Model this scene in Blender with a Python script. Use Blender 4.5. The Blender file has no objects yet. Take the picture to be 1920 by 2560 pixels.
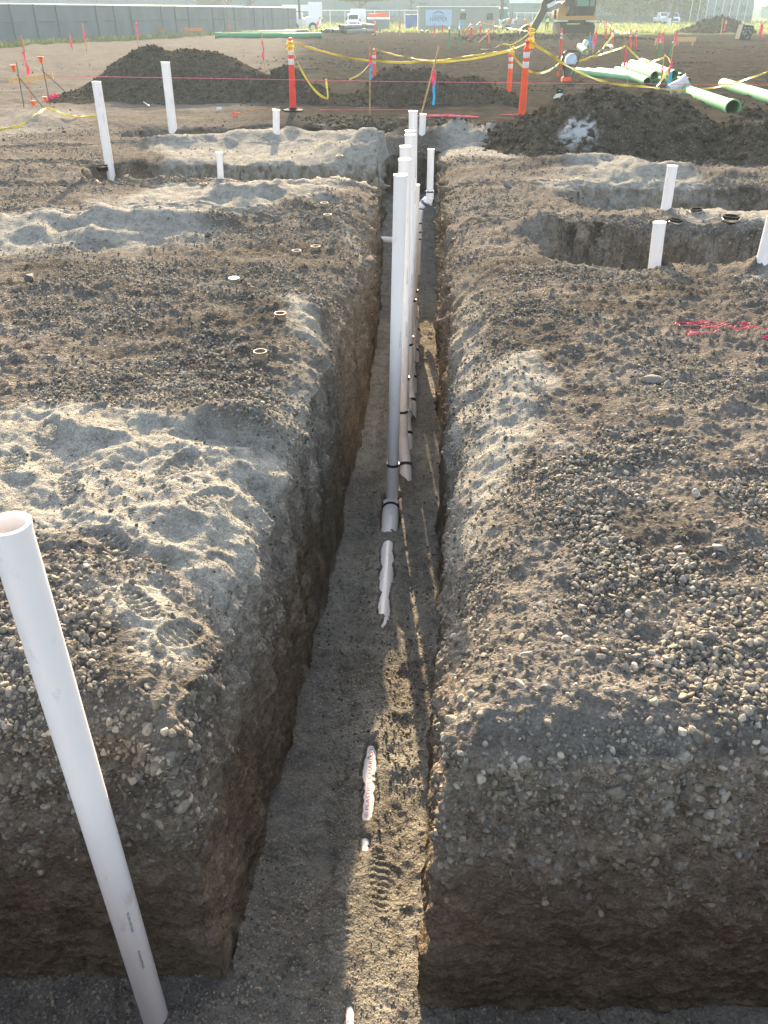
import bpy, bmesh, math, random
import numpy as np
from mathutils import Vector, Matrix, Quaternion

sc = bpy.context.scene
COL = sc.collection
R = math.radians
rnd = random.Random(7)
RNG = np.random.RandomState(11)

# ---------------------------------------------------------------- camera
CAM_H = 1.9
PITCH = math.atan(1250/1960.0)
cd = bpy.data.cameras.new("camera"); cam = bpy.data.objects.new("camera", cd); COL.objects.link(cam)
cd.sensor_fit = 'VERTICAL'; cd.sensor_height = 24.0; cd.lens = 24.0*1960/2560
cd.clip_start = 0.05; cd.clip_end = 6000
cam.location = (0, 0, CAM_H); cam.rotation_euler = (math.pi/2-PITCH, 0, 0)
sc.camera = cam

# ---------------------------------------------------------------- light

HAZE = .0008
SUN_EL, SUN_AZ = R(19.8), R(-3.3)          # azimuth from +Y, negative = left
world = bpy.data.worlds.new("World"); sc.world = world; world.use_nodes = True
wn = world.node_tree; wn.nodes.clear()
sky = wn.nodes.new('ShaderNodeTexSky'); sky.sky_type = 'NISHITA'; sky.sun_disc = False
sky.sun_elevation = SUN_EL; sky.sun_rotation = SUN_AZ; sky.altitude = 50
sky.air_density = 1.0; sky.dust_density = 2.5; sky.ozone_density = 1.0
bg = wn.nodes.new('ShaderNodeBackground'); bg.inputs[1].default_value = 0.15
wo = wn.nodes.new('ShaderNodeOutputWorld')
hsv = wn.nodes.new('ShaderNodeHueSaturation'); hsv.inputs['Saturation'].default_value = .72   # thin high haze greys the sky
wn.links.new(sky.outputs[0], hsv.inputs['Color']); wn.links.new(hsv.outputs[0], bg.inputs[0]); wn.links.new(bg.outputs[0], wo.inputs[0])
sd = bpy.data.lights.new("sun", 'SUN'); sd.energy = 4.5; sd.angle = R(0.55); sd.color = (1.0, 0.78, 0.50)
sun = bpy.data.objects.new("sun", sd); COL.objects.link(sun)
SDIR = Vector((math.sin(SUN_AZ)*math.cos(SUN_EL), math.cos(SUN_AZ)*math.cos(SUN_EL), math.sin(SUN_EL)))
sun.rotation_euler = (-SDIR).to_track_quat('-Z', 'Y').to_euler()
sc.view_settings.view_transform = 'Standard'; sc.view_settings.look = 'None'
sc.view_settings.exposure = 2.0; sc.view_settings.gamma = 1.0
sc.cycles.volume_bounces = 1
sc.cycles.max_bounces = 6

# ---------------------------------------------------------------- survey helpers: bearing + depression of a sighting -> place on the site
FP, UX, UY = 1693.5, 829.5, 1106.0
SP, CP = math.sin(PITCH), math.cos(PITCH)
def ray(u, v):
    a, b = (u-UX)/FP, (UY-v)/FP
    return a, CP+b*SP, -SP+b*CP
def onZ(u, v, z=0.0):
    a, b, c = ray(u, v); d = (z-CAM_H)/c
    return Vector((a*d, b*d, z))
def onY(u, v, Y):
    a, b, c = ray(u, v); d = Y/b
    return Vector((a*d, Y, CAM_H+c*d))
def gY(v): return float(onZ(UX, v, 0).y)
def pv(Y): return Y/FP/1.376           # metres of height per unit, far away
def pxm(Y, z=0.0):                     # metres spanned by one unit of sighting at this distance
    return (Y*CP+(CAM_H-z)*SP)/FP

# ---------------------------------------------------------------- noise
def _h(ix, iy, iz, seed):
    h = (ix.astype(np.uint32)*np.uint32(374761393) + iy.astype(np.uint32)*np.uint32(668265263)
         + iz.astype(np.uint32)*np.uint32(2147483647) + np.uint32((seed*1274126177) & 0xffffffff))
    h ^= h >> np.uint32(13); h *= np.uint32(1274126177); h ^= h >> np.uint32(16)
    h *= np.uint32(2246822519); h ^= h >> np.uint32(15)
    return (h & np.uint32(0xffffff)).astype(np.float32)/np.float32(0xffffff)
def vn(x, y, z, seed=0):
    x = np.asarray(x, np.float32); y = np.asarray(y, np.float32); z = np.asarray(z, np.float32)
    x, y, z = np.broadcast_arrays(x, y, z)
    fx, fy, fz = np.floor(x), np.floor(y), np.floor(z)
    tx, ty, tz = x-fx, y-fy, z-fz
    ix, iy, iz = fx.astype(np.int32), fy.astype(np.int32), fz.astype(np.int32)
    tx = tx*tx*(3-2*tx); ty = ty*ty*(3-2*ty); tz = tz*tz*(3-2*tz)
    def L(a, b, t): return a+(b-a)*t
    c = [[[ _h(ix+i, iy+j, iz+k, seed) for k in (0, 1)] for j in (0, 1)] for i in (0, 1)]
    r = L(L(L(c[0][0][0], c[1][0][0], tx), L(c[0][1][0], c[1][1][0], tx), ty),
          L(L(c[0][0][1], c[1][0][1], tx), L(c[0][1][1], c[1][1][1], tx), ty), tz)
    return r*2-1
def fbm(x, y, z, s, octv=3, seed=0, gain=0.5):
    a, t, f = 1.0, 0.0, s
    for o in range(octv):
        t = t+a*vn(x*f+o*17.3, y*f+o*5.1, z*f+o*9.7, seed+o); a *= gain; f *= 2.03
    return t
def sst(a, b, x):
    t = np.clip((x-a)/(b-a), 0, 1); return t*t*(3-2*t)

def poly_sd(x, y, poly):               # signed distance to polygon, positive inside
    d = np.full(x.shape, 1e9, np.float32); ins = np.zeros(x.shape, bool)
    n = len(poly)
    for i in range(n):
        ax, ay = poly[i]; bx, by = poly[(i+1) % n]
        ex, ey = bx-ax, by-ay
        t = np.clip(((x-ax)*ex+(y-ay)*ey)/(ex*ex+ey*ey+1e-9), 0, 1)
        d = np.minimum(d, np.hypot(x-ax-t*ex, y-ay-t*ey))
        if abs(ey) > 1e-9:
            c = ((ay > y) != (by > y)) & (x < ex*(y-ay)/ey+ax); ins ^= c
    return np.where(ins, d, -d)
def site_poly(pts): return [tuple(onZ(u, v)[:2]) for u, v in pts]

# ---------------------------------------------------------------- ground shape
FLOOR = -1.6
YK = [-9, 1.7, 2.7, 3.6, 4.9, 5.9, 7.0, 8.6, 12.3, 14, 30, 1000]
XLK = [-.78, -.74, -.63, -.54, -.42, -.36, -.27, -.20, -.10, -.06, -.06, -.06]
XRK = [.20, .215, .30, .39, .49, .56, .62, .70, .91, .95, .95, .95]
def xl(y): return np.interp(y, YK, XLK)
def xr(y): return np.interp(y, YK, XRK)
YF_X = [-4, -.8, .2, .6, 4]; YF_Y = [1.84, 1.80, 1.69, 1.69, 1.66]
def yfr(x): return np.interp(x, YF_X, YF_Y)
WALLW = 0.055
def prof(e, depth, wall=WALLW, lip=.13, lipd=.10):
    out = -lipd*np.exp(np.minimum(e, 0)/lip)
    t = np.clip(e/wall, 0, 1)
    return np.where(e < 0, out, -lipd+(-depth+lipd)*t)
END_Y = 14.5
PITS = [  # x0,x1,y0,y1,corner,depth
    (-4.3, 0.2, 11.3, 12.85, .45, 1.0),
    (-4.9, 4.4, 15.7, 17.2, .5, .7),
    (1.55, 9.0, 7.2, 8.75, .7, .80),
    (2.15, 5.2, 9.55, 11.0, .6, .75),
]
def rrect(x, y, x0, x1, y0, y1, c):
    dx = np.abs(x-(x0+x1)/2)-(x1-x0)/2+c; dy = np.abs(y-(y0+y1)/2)-(y1-y0)/2+c
    return -(np.hypot(np.maximum(dx, 0), np.maximum(dy, 0))+np.minimum(np.maximum(dx, dy), 0)-c)
MOUNDS = []
def mound(u, v, rx, ry, h, z=0):
    p = onZ(u, v, z); MOUNDS.append((p.x, p.y, rx, ry, h))
for m in [(560,905,.32,.16,.10),(480,928,.26,.11,-.09),(640,960,.2,.3,.05),(520,1090,.28,.22,.07),(330,900,.5,.22,.035),(140,930,.5,.2,.03),(240,1150,.3,.2,.02),(330,1290,.22,.16,.035),
          (300,490,1.1,.22,.16),(430,470,.8,.3,.13),(560,440,.9,.4,.20),(150,510,1.0,.3,.10),(620,420,.6,.5,.10),(90,480,.9,.3,.08),
          (790,330,.55,.55,.42),(600,300,1.4,.5,.15),(430,310,1.2,.5,.14),(700,385,.5,.3,.12),(930,300,1.2,.5,.22),
          (640,670,.3,.3,.04),(730,490,.35,.5,.06),(1110,820,.20,.4,.05),(1220,490,.5,.3,.16),
          (1250,360,.9,.4,.14),(1450,375,1.2,.3,.12),(1650,590,.22,.16,.12),(1320,490,.35,.2,.10),
          (300,385,.8,.22,.10),(90,262,1.2,.4,.10),(1090,300,1.0,.6,.1)]:
    mound(*m)
# buried drain line along the trench: axis and the stretches where it lies bare
DR_A = Vector((.062, 5.62, -1.60)); DR_B = Vector((-.155, 1.2, -1.612)); DR_R = .060
def ax_x(y): return DR_A.x+(DR_B.x-DR_A.x)*(DR_A.y-y)/(DR_A.y-DR_B.y)
BARE = [(1.50, 1.665, .022, -.012), (2.47, 3.02, .022, 0.0), (2.31, 2.43, .013, .01), (3.95, 4.12, .012, .022), (4.09, 5.00, .036, 0.006), (5.12, 5.66, .075, 0.0)]
def H(x, y, fine=True):
    x = np.asarray(x, np.float64); y = np.asarray(y, np.float64)
    wob = .018*vn(x*.3, y*2.3, 0, 5)+.012*vn(x*.3, y*6, 0, 6)
    e1 = np.minimum(x-xl(y), xr(y)-x)+wob*sst(2.2, 4, y)
    e1 = np.minimum(e1, (END_Y-y)+.12*vn(x*2, y, 0, 8))
    fl = 1.6-.85*sst(10.8, 14.2, y+.7*(0.4-x))
    nr_ = sst(1.8, 2.5, y)*sst(12, 6, y)*(1-.45*sst(.1, -.3, x-xl(y)-.3))
    g = prof(e1, fl, lip=.13+.05*nr_+.05*vn(x*.5, y*.8, 0, 9), lipd=.10+.24*nr_+.09*vn(x*.7, y*1.1, 3, 9))
    e2 = np.minimum(yfr(x)-y, y-.62)
    g2 = prof(e2, 1.6, lip=.09, lipd=.10+.06*vn(x*2.2, 0*y, 0, 12))
    g = np.minimum(g, g2)
    for k, (x0, x1, y0, y1, c, dp) in enumerate(PITS):
        e = rrect(x, y, x0, x1, y0, y1, c)+.16*vn(x*1.3, y*1.6, 0, 20+k)+.07*vn(x*4, y*4, 0, 30+k)+.03*vn(x*11, y*11, 0, 35+k)
        g = np.minimum(g, prof(e, dp, wall=.27, lip=.12, lipd=.07))
    top = sst(.35, .0, -g)             # 1 on the surface
    m = 0
    for (mx, my, rx, ry, h) in MOUNDS:
        q = ((x-mx)/rx)**2+((y-my)/ry)**2
        m = m+h*np.exp(-q)*(1+.5*vn(x*3.1, y*4.5, 0, 40))
    far = sst(16, 30, y)
    und = .035*fbm(x, y, 0*x, .9, 3, 50)*(1+far*.8)
    z = g+top*(m+und)
    # earth builds up beside the walls on the trench floor and over the drain
    on = sst(-1.2, -1.5, g)*sst(9.5, 8.5, y)
    c = (xl(y)+xr(y))/2
    z = z+on*(.03*fbm(x, y, 0*x, 2.6, 3, 60)+.05*np.exp(-np.maximum(e1, 0)/.10))
    cover = np.ones_like(z)
    ax = ax_x(y)
    rx = np.abs(x-ax)
    lvl = np.full(z.shape, .022)       # floor height relative to pipe top
    hid = -1.6+.075+.018*vn(x*4, y*3, 0, 70)
    ridge = sst(.22, .05, rx)
    z = z*(1-on*ridge)+(np.maximum(z, hid))*(on*ridge)
    for (a, b, w, off) in BARE:
        ww = w*(1+.35*vn(x*0, y*9, 0, 77))
        inb = sst(a-.03, a+.06, y)*sst(b+.03, b-.06, y)
        cut = on*inb*sst(ww+.018, ww, np.abs(x-ax-off+.012*vn(x*0, y*14, 0, 78)))
        arc = -1.604+np.sqrt(np.maximum(DR_R**2-(x-ax)**2, 0))-.012-.02*sst(.03, .07, np.abs(x-ax))
        z = z*(1-cut)+cut*np.minimum(z, arc)
    # wheel / boot ruts and clods
    z = z+top*sst(17, 24, y)*.05*fbm(x*.35, y*1.4, 0*x, 1.3, 3, 90)
    return z
def ground_z(x, y): return float(H(np.array([x]), np.array([y]))[0])
def place(u, v, z0=0.0):               # point of the ground seen at a sighting
    a, b, c = ray(u, v)
    d = np.concatenate([np.linspace(1.2, 14, 1600), np.linspace(14.01, 40, 900), np.geomspace(40.1, 700, 900)])
    x, y, z = a*d, b*d, CAM_H+c*d
    h = H(x, y); k = int(np.argmax(z < h)) if (z < h).any() else len(d)-1
    return Vector((float(x[k]), float(y[k]), float(h[k])))
# ---------------------------------------------------------------- materials
MATS = {}
def nodes_of(m):
    m.use_nodes = True; nt = m.node_tree; b = nt.nodes['Principled BSDF']; return nt, b
def mat(name, col, rough=.6, metal=0, var=.12, scale=12, bump=0.0, bscale=60, spec=.4, dirt=None, dscale=6, damt=.5, trans=0, emis=None):
    if name in MATS: return MATS[name]
    m = bpy.data.materials.new(name); nt, b = nodes_of(m); N, Lk = nt.nodes, nt.links
    b.inputs['Roughness'].default_value = rough; b.inputs['Metallic'].default_value = metal
    b.inputs['Specular IOR Level'].default_value = spec
    tc = N.new('ShaderNodeTexCoord')
    n = N.new('ShaderNodeTexNoise'); n.inputs['Scale'].default_value = scale; n.inputs['Detail'].default_value = 5
    Lk.new(tc.outputs['Object'], n.inputs['Vector'])
    cr = N.new('ShaderNodeValToRGB'); Lk.new(n.outputs['Fac'], cr.inputs[0])
    cr.color_ramp.elements[0].position = .3; cr.color_ramp.elements[1].position = .7
    cr.color_ramp.elements[0].color = tuple(max(0, c*(1-var)) for c in col)+(1,)
    cr.color_ramp.elements[1].color = tuple(min(1, c*(1+var)) for c in col)+(1,)
    out = cr.outputs[0]
    if dirt:
        n2 = N.new('ShaderNodeTexNoise'); n2.inputs['Scale'].default_value = dscale; n2.inputs['Detail'].default_value = 8; n2.inputs['Roughness'].default_value = .7
        mp = N.new('ShaderNodeMapping'); mp.inputs['Scale'].default_value = (1, 1, .45)
        Lk.new(tc.outputs['Object'], mp.inputs[0]); Lk.new(mp.outputs[0], n2.inputs['Vector'])
        r2 = N.new('ShaderNodeValToRGB'); r2.color_ramp.elements[0].position = 1-damt-.04; r2.color_ramp.elements[1].position = 1-damt+.18
        Lk.new(n2.outputs['Fac'], r2.inputs[0])
        mx = N.new('ShaderNodeMixRGB'); mx.inputs[2].default_value = tuple(dirt)+(1,)
        Lk.new(r2.outputs[0], mx.inputs[0]); Lk.new(out, mx.inputs[1]); out = mx.outputs[0]
    Lk.new(out, b.inputs['Base Color'])
    if bump:
        nb = N.new('ShaderNodeTexNoise'); nb.inputs['Scale'].default_value = bscale; nb.inputs['Detail'].default_value = 4
        Lk.new(tc.outputs['Object'], nb.inputs['Vector'])
        bp = N.new('ShaderNodeBump'); bp.inputs['Strength'].default_value = bump; bp.inputs['Distance'].default_value = .01
        Lk.new(nb.outputs['Fac'], bp.inputs['Height']); Lk.new(bp.outputs[0], b.inputs['Normal'])
    if trans:
        b.inputs['Transmission Weight'].default_value = trans
    if emis:
        b.inputs['Emission Color'].default_value = tuple(emis[:3])+(1,); b.inputs['Emission Strength'].default_value = emis[3]
    MATS[name] = m; return m

def soil_material(name, pile=False):
    m = bpy.data.materials.new(name); nt, b = nodes_of(m); N, Lk = nt.nodes, nt.links
    b.inputs['Roughness'].default_value = 1.0; b.inputs['Specular IOR Level'].default_value = 0.0
    geo = N.new('ShaderNodeNewGeometry'); P = geo.outputs['Position']
    def noise(s, d=6, r=.6, vec=P):
        n = N.new('ShaderNodeTexNoise'); n.inputs['Scale'].default_value = s; n.inputs['Detail'].default_value = d
        n.inputs['Roughness'].default_value = r; Lk.new(vec, n.inputs['Vector']); return n.outputs['Fac']
    def ramp(fac, a, b_, c0, c1):
        r = N.new('ShaderNodeValToRGB'); r.color_ramp.elements[0].position = a; r.color_ramp.elements[1].position = b_
        r.color_ramp.elements[0].color = tuple(c0)+(1,); r.color_ramp.elements[1].color = tuple(c1)+(1,)
        Lk.new(fac, r.inputs[0]); return r.outputs[0]
    def mix(f, a, b_, t='MIX'):
        x = N.new('ShaderNodeMixRGB'); x.blend_type = t
        if isinstance(f, float): x.inputs[0].default_value = f
        else: Lk.new(f, x.inputs[0])
        for i, q in ((1, a), (2, b_)):
            if isinstance(q, tuple): x.inputs[i].default_value = q+(1,)
            else: Lk.new(q, x.inputs[i])
        return x.outputs[0]
    def math_(op, a, b_=None):
        x = N.new('ShaderNodeMath'); x.operation = op
        for i, q in ((0, a), (1, b_)):
            if q is None: continue
            if isinstance(q, (int, float)): x.inputs[i].default_value = q
            else: Lk.new(q, x.inputs[i])
        return x.outputs[0]
    def att(nm):
        a = N.new('ShaderNodeAttribute'); a.attribute_name = nm; return a.outputs['Fac']
    # crumbs
    vo = N.new('ShaderNodeTexVoronoi'); vo.inputs['Scale'].default_value = 46; Lk.new(P, vo.inputs['Vector'])
    vo2 = N.new('ShaderNodeTexVoronoi'); vo2.inputs['Scale'].default_value = 120; Lk.new(P, vo2.inputs['Vector'])
    n_big, n_mid, n_fine = noise(.8, 5), noise(7, 7, .65), noise(90, 5, .7)
    if pile:
        base = ramp(n_mid, .3, .7, (.055, .046, .034), (.13, .11, .083))
    else:
        base = ramp(n_mid, .3, .72, (.085, .075, .064), (.22, .198, .168))
        base = mix(ramp(n_big, .4, .65, (0, 0, 0), (.55, .55, .55)), base, (.135, .122, .106))
    if not pile:
        base = mix(math_('MULTIPLY', att('steep'), .6), base, ramp(noise(11, 7, .7), .3, .7, (.165, .133, .100), (.38, .31, .235)))
    # stones' own colours, cell by cell
    sepc = N.new('ShaderNodeSeparateColor'); Lk.new(vo.outputs['Color'], sepc.inputs[0])
    stone = ramp(sepc.outputs[0], 0.0, 1.0, (.12, .10, .082), (.36, .315, .26))
    pick = math_('GREATER_THAN', sepc.outputs[1], .58 if not pile else .85)
    core = ramp(vo.outputs['Distance'], .32, .48, (1, 1, 1), (0, 0, 0))
    f = math_('MULTIPLY', math_('MULTIPLY', pick, core), math_('SUBTRACT', 1.0, math_('MULTIPLY', att('sand'), .75)))
    f = math_('MULTIPLY', f, math_('SUBTRACT', 1.0, math_('MULTIPLY', att('clay'), .75)))
    base = mix(f, base, stone)
    sepd = N.new('ShaderNodeSeparateColor'); Lk.new(vo2.outputs['Color'], sepd.inputs[0])
    grit = ramp(sepd.outputs[0], 0, 1, (.72, .72, .72), (1.28, 1.27, 1.25))
    sandc = ramp(n_mid, .3, .75, (.248, .234, .202), (.39, .368, .315))
    clayc = ramp(noise(5, 8, .7), .35, .7, (.13, .100, .070), (.28, .218, .155))
    graf = noise(14, 6, .7)
    sf = math_('MULTIPLY', att('sand'), ramp(graf, .30, .50, (.35, .35, .35), (1, 1, 1)))
    if not pile:
        base = mix(math_('MULTIPLY', att('clay'), .85), base, clayc)
        base = mix(att('dark'), base, ramp(noise(3, 8, .7), .35, .7, (.034, .031, .027), (.088, .079, .068)))
        base = mix(att('grass'), base, ramp(noise(.6, 8, .8), .35, .7, (.10, .13, .04), (.30, .32, .12)))
        base = mix(att('dust'), base, (.18, .163, .142))
        mpn = N.new('ShaderNodeMapping'); mpn.inputs['Scale'].default_value = (.35, 1.5, 1); Lk.new(P, mpn.inputs[0])
        base = mix(.85, base, ramp(noise(1.7, 9, .72, mpn.outputs[0]), .32, .68, (.62, .60, .58), (1.35, 1.36, 1.38)), 'MULTIPLY')
    base = mix(sf, base, sandc)
    base = mix(.75, base, grit, 'MULTIPLY')
    base = mix(att('lime'), base, (.62, .62, .60))
    Lk.new(base, b.inputs['Base Color'])
    # relief
    h = math_('MULTIPLY', math_('SUBTRACT', .5, vo.outputs['Distance']), math_('MULTIPLY', math_('ADD', pick, .25), math_('SUBTRACT', 1.0, math_('MULTIPLY', att('sand'), .8))))
    h = math_('ADD', math_('MULTIPLY', h, .9), math_('MULTIPLY', math_('SUBTRACT', .5, vo2.outputs['Distance']), .35))
    h = math_('ADD', h, math_('MULTIPLY', n_fine, .5))
    h = math_('ADD', h, math_('MULTIPLY', noise(28, 5, .7), 1.2)); h = math_('ADD', h, math_('MULTIPLY', noise(9, 6, .7), 1.6))
    bp = N.new('ShaderNodeBump'); bp.inputs['Strength'].default_value = .9; bp.inputs['Distance'].default_value = .02
    Lk.new(h, bp.inputs['Height']); Lk.new(bp.outputs[0], b.inputs['Normal'])
    return m

# ---------------------------------------------------------------- object helpers
def finish(o, m=None, parent=None, smooth=False):
    COL.objects.link(o)
    if m: o.data.materials.append(m)
    if parent is not None: o.parent = parent
    if smooth and len(o.data.polygons): o.data.polygons.foreach_set('use_smooth', [True]*len(o.data.polygons))
    return o
def tag(o, label=None, cat=None, group=None, kind=None):
    if label: o['label'] = label
    if cat: o['category'] = cat
    if group: o['group'] = group
    if kind: o['kind'] = kind
    return o
def empty(name, loc, label, cat, group=None, rot=(0, 0, 0), scale=1.0):
    o = bpy.data.objects.new(name, None); COL.objects.link(o); o.empty_display_size = .2
    o.location = loc; o.rotation_euler = rot; o.scale = (scale,)*3 if not isinstance(scale, tuple) else scale
    return tag(o, label, cat, group)
def np_mesh(name, V, F, attrs=None, smooth=True, colors=None):
    V = np.asarray(V, np.float32); F = np.asarray(F, np.int32)
    me = bpy.data.meshes.new(name); k = F.shape[1]
    me.vertices.add(len(V)); me.vertices.foreach_set('co', V.ravel())
    me.loops.add(F.size); me.loops.foreach_set('vertex_index', F.ravel())
    me.polygons.add(len(F)); me.polygons.foreach_set('loop_start', np.arange(0, F.size, k, dtype=np.int32))
    me.polygons.foreach_set('loop_total', np.full(len(F), k, np.int32))
    me.polygons.foreach_set('use_smooth', np.full(len(F), smooth, bool))
    me.update(calc_edges=True)
    for n, a in (attrs or {}).items():
        at = me.attributes.new(n, 'FLOAT', 'POINT'); at.data.foreach_set('value', np.asarray(a, np.float32).ravel())
    if colors is not None:
        at = me.attributes.new('tint', 'FLOAT_COLOR', 'POINT'); at.data.foreach_set('color', np.asarray(colors, np.float32).ravel())
    return me
class MB:
    def __init__(s): s.v = []; s.f = []
    def add(s, vs, fs):
        o = len(s.v); s.v += [tuple(v) for v in vs]; s.f += [tuple(i+o for i in f) for f in fs]; return s
    def box(s, c, d, rot=None, taper=1.0):
        x, y, z = d[0]/2, d[1]/2, d[2]/2
        vs = [Vector(p) for p in ((-x,-y,-z),(x,-y,-z),(x,y,-z),(-x,y,-z),(-x*taper,-y*taper,z),(x*taper,-y*taper,z),(x*taper,y*taper,z),(-x*taper,y*taper,z))]
        if rot is not None: vs = [rot @ v for v in vs]
        c = Vector(c)
        return s.add([v+c for v in vs], [(3,2,1,0),(4,5,6,7),(0,1,5,4),(1,2,6,5),(2,3,7,6),(3,0,4,7)])
    def bar(s, a, b, w, h=None):
        a, b = Vector(a), Vector(b); d = b-a; h = h or w
        q = d.to_track_quat('Z', 'Y').to_matrix()
        return s.box((a+b)/2, (w, h, d.length), q)
    def tube(s, pts, r, n=12, cap=True, r2=None, squash=1.0):
        pts = [Vector(p) for p in pts]; rs = r if isinstance(r, (list, tuple)) else [r]*len(pts)
        vs, fs = [], []; prev = None
        for i, p in enumerate(pts):
            t = (pts[min(i+1, len(pts)-1)]-pts[max(i-1, 0)])
            if t.length < 1e-9: t = prev_t
            t = t.normalized(); prev_t = t
            if prev is None:
                ref = Vector((0, 1, 0)) if abs(t.y) < .9 else Vector((1, 0, 0))
                a = t.cross(ref).normalized()
            else:
                a = (prev-t*prev.dot(t)).normalized()
            prev = a; b = t.cross(a)
            for k in range(n):
                an = 2*math.pi*k/n
                vs.append(p+(a*math.cos(an)+b*math.sin(an)*squash)*rs[i])
        for i in range(len(pts)-1):
            for k in range(n):
                k2 = (k+1) % n; fs.append((i*n+k, i*n+k2, (i+1)*n+k2, (i+1)*n+k))
        if cap: fs += [tuple(range(n-1, -1, -1)), tuple(range((len(pts)-1)*n, len(pts)*n))]
        return s.add(vs, fs)
    def pipe(s, a, b, r, wall=.008, n=24, segs=1):      # hollow pipe, open at both ends
        a, b = Vector(a), Vector(b); t = (b-a).normalized()
        ref = Vector((0, 1, 0)) if abs(t.y) < .9 else Vector((1, 0, 0))
        x = t.cross(ref).normalized(); y = t.cross(x); vs, fs = [], []
        rings = [(a, r), (b, r), (b, r-wall), (a, r-wall)]
        for c, q in rings:
            for k in range(n):
                an = 2*math.pi*k/n; vs.append(c+(x*math.cos(an)+y*math.sin(an))*q)
        for i in range(4):
            for k in range(n):
                k2 = (k+1) % n; j = (i+1) % 4; fs.append((i*n+k, i*n+k2, j*n+k2, j*n+k))
        return s.add(vs, fs)
    def lathe(s, prof_, n=24, c=(0, 0, 0), closed=False):
        vs, fs = [], []; c = Vector(c)
        for (r, z) in prof_:
            for k in range(n):
                an = 2*math.pi*k/n; vs.append(c+Vector((r*math.cos(an), r*math.sin(an), z)))
        m = len(prof_)
        for i in range(m if closed else m-1):
            j = (i+1) % m
            for k in range(n):
                k2 = (k+1) % n; fs.append((i*n+k, i*n+k2, j*n+k2, j*n+k))
        if not closed: fs += [tuple(range(n-1, -1, -1)), tuple(range((m-1)*n, m*n))]
        return s.add(vs, fs)
    def prism(s, pts, y0, y1):        # outline in x,z pushed from y0 to y1
        n = len(pts); vs = [(x, y0, z) for x, z in pts]+[(x, y1, z) for x, z in pts]
        fs = [tuple(range(n)), tuple(range(2*n-1, n-1, -1))]+[(i, i+n, (i+1) % n+n, (i+1) % n) for i in range(n)]
        return s.add(vs, fs)
    def build(s, name, m, parent=None, smooth=False, bevel=0):
        me = bpy.data.meshes.new(name); me.from_pydata(s.v, [], s.f); me.update()
        bm = bmesh.new(); bm.from_mesh(me); bmesh.ops.recalc_face_normals(bm, faces=bm.faces)
        if bevel:
            bmesh.ops.bevel(bm, geom=list(bm.edges), offset=bevel, segments=2, affect='EDGES', clamp_overlap=True)
        bm.to_mesh(me); bm.free()
        o = bpy.data.objects.new(name, me); finish(o, m, parent)
        if smooth:
            me.polygons.foreach_set('use_smooth', [True]*len(me.polygons))
            me.set_sharp_from_angle(angle=R(35))
        return o
def text_mesh(s, size=1.0, extrude=0.0):
    cu = bpy.data.curves.new('t', 'FONT'); cu.body = s; cu.size = size; cu.extrude = extrude; cu.resolution_u = 3
    cu.align_x = 'CENTER'; cu.align_y = 'CENTER'
    o = bpy.data.objects.new('t', cu); COL.objects.link(o)
    dg = bpy.context.evaluated_depsgraph_get(); me = bpy.data.meshes.new_from_object(o.evaluated_get(dg))
    vs = [tuple(v.co) for v in me.vertices]; fs = [tuple(p.vertices) for p in me.polygons]
    bpy.data.objects.remove(o); bpy.data.curves.remove(cu); bpy.data.meshes.remove(me)
    return vs, fs
def copy_tree(o, parent=None):
    c = o.copy(); COL.objects.link(c)
    if parent is not None: c.parent = parent
    for ch in list(o.children): copy_tree(ch, c)
    return c
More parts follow.
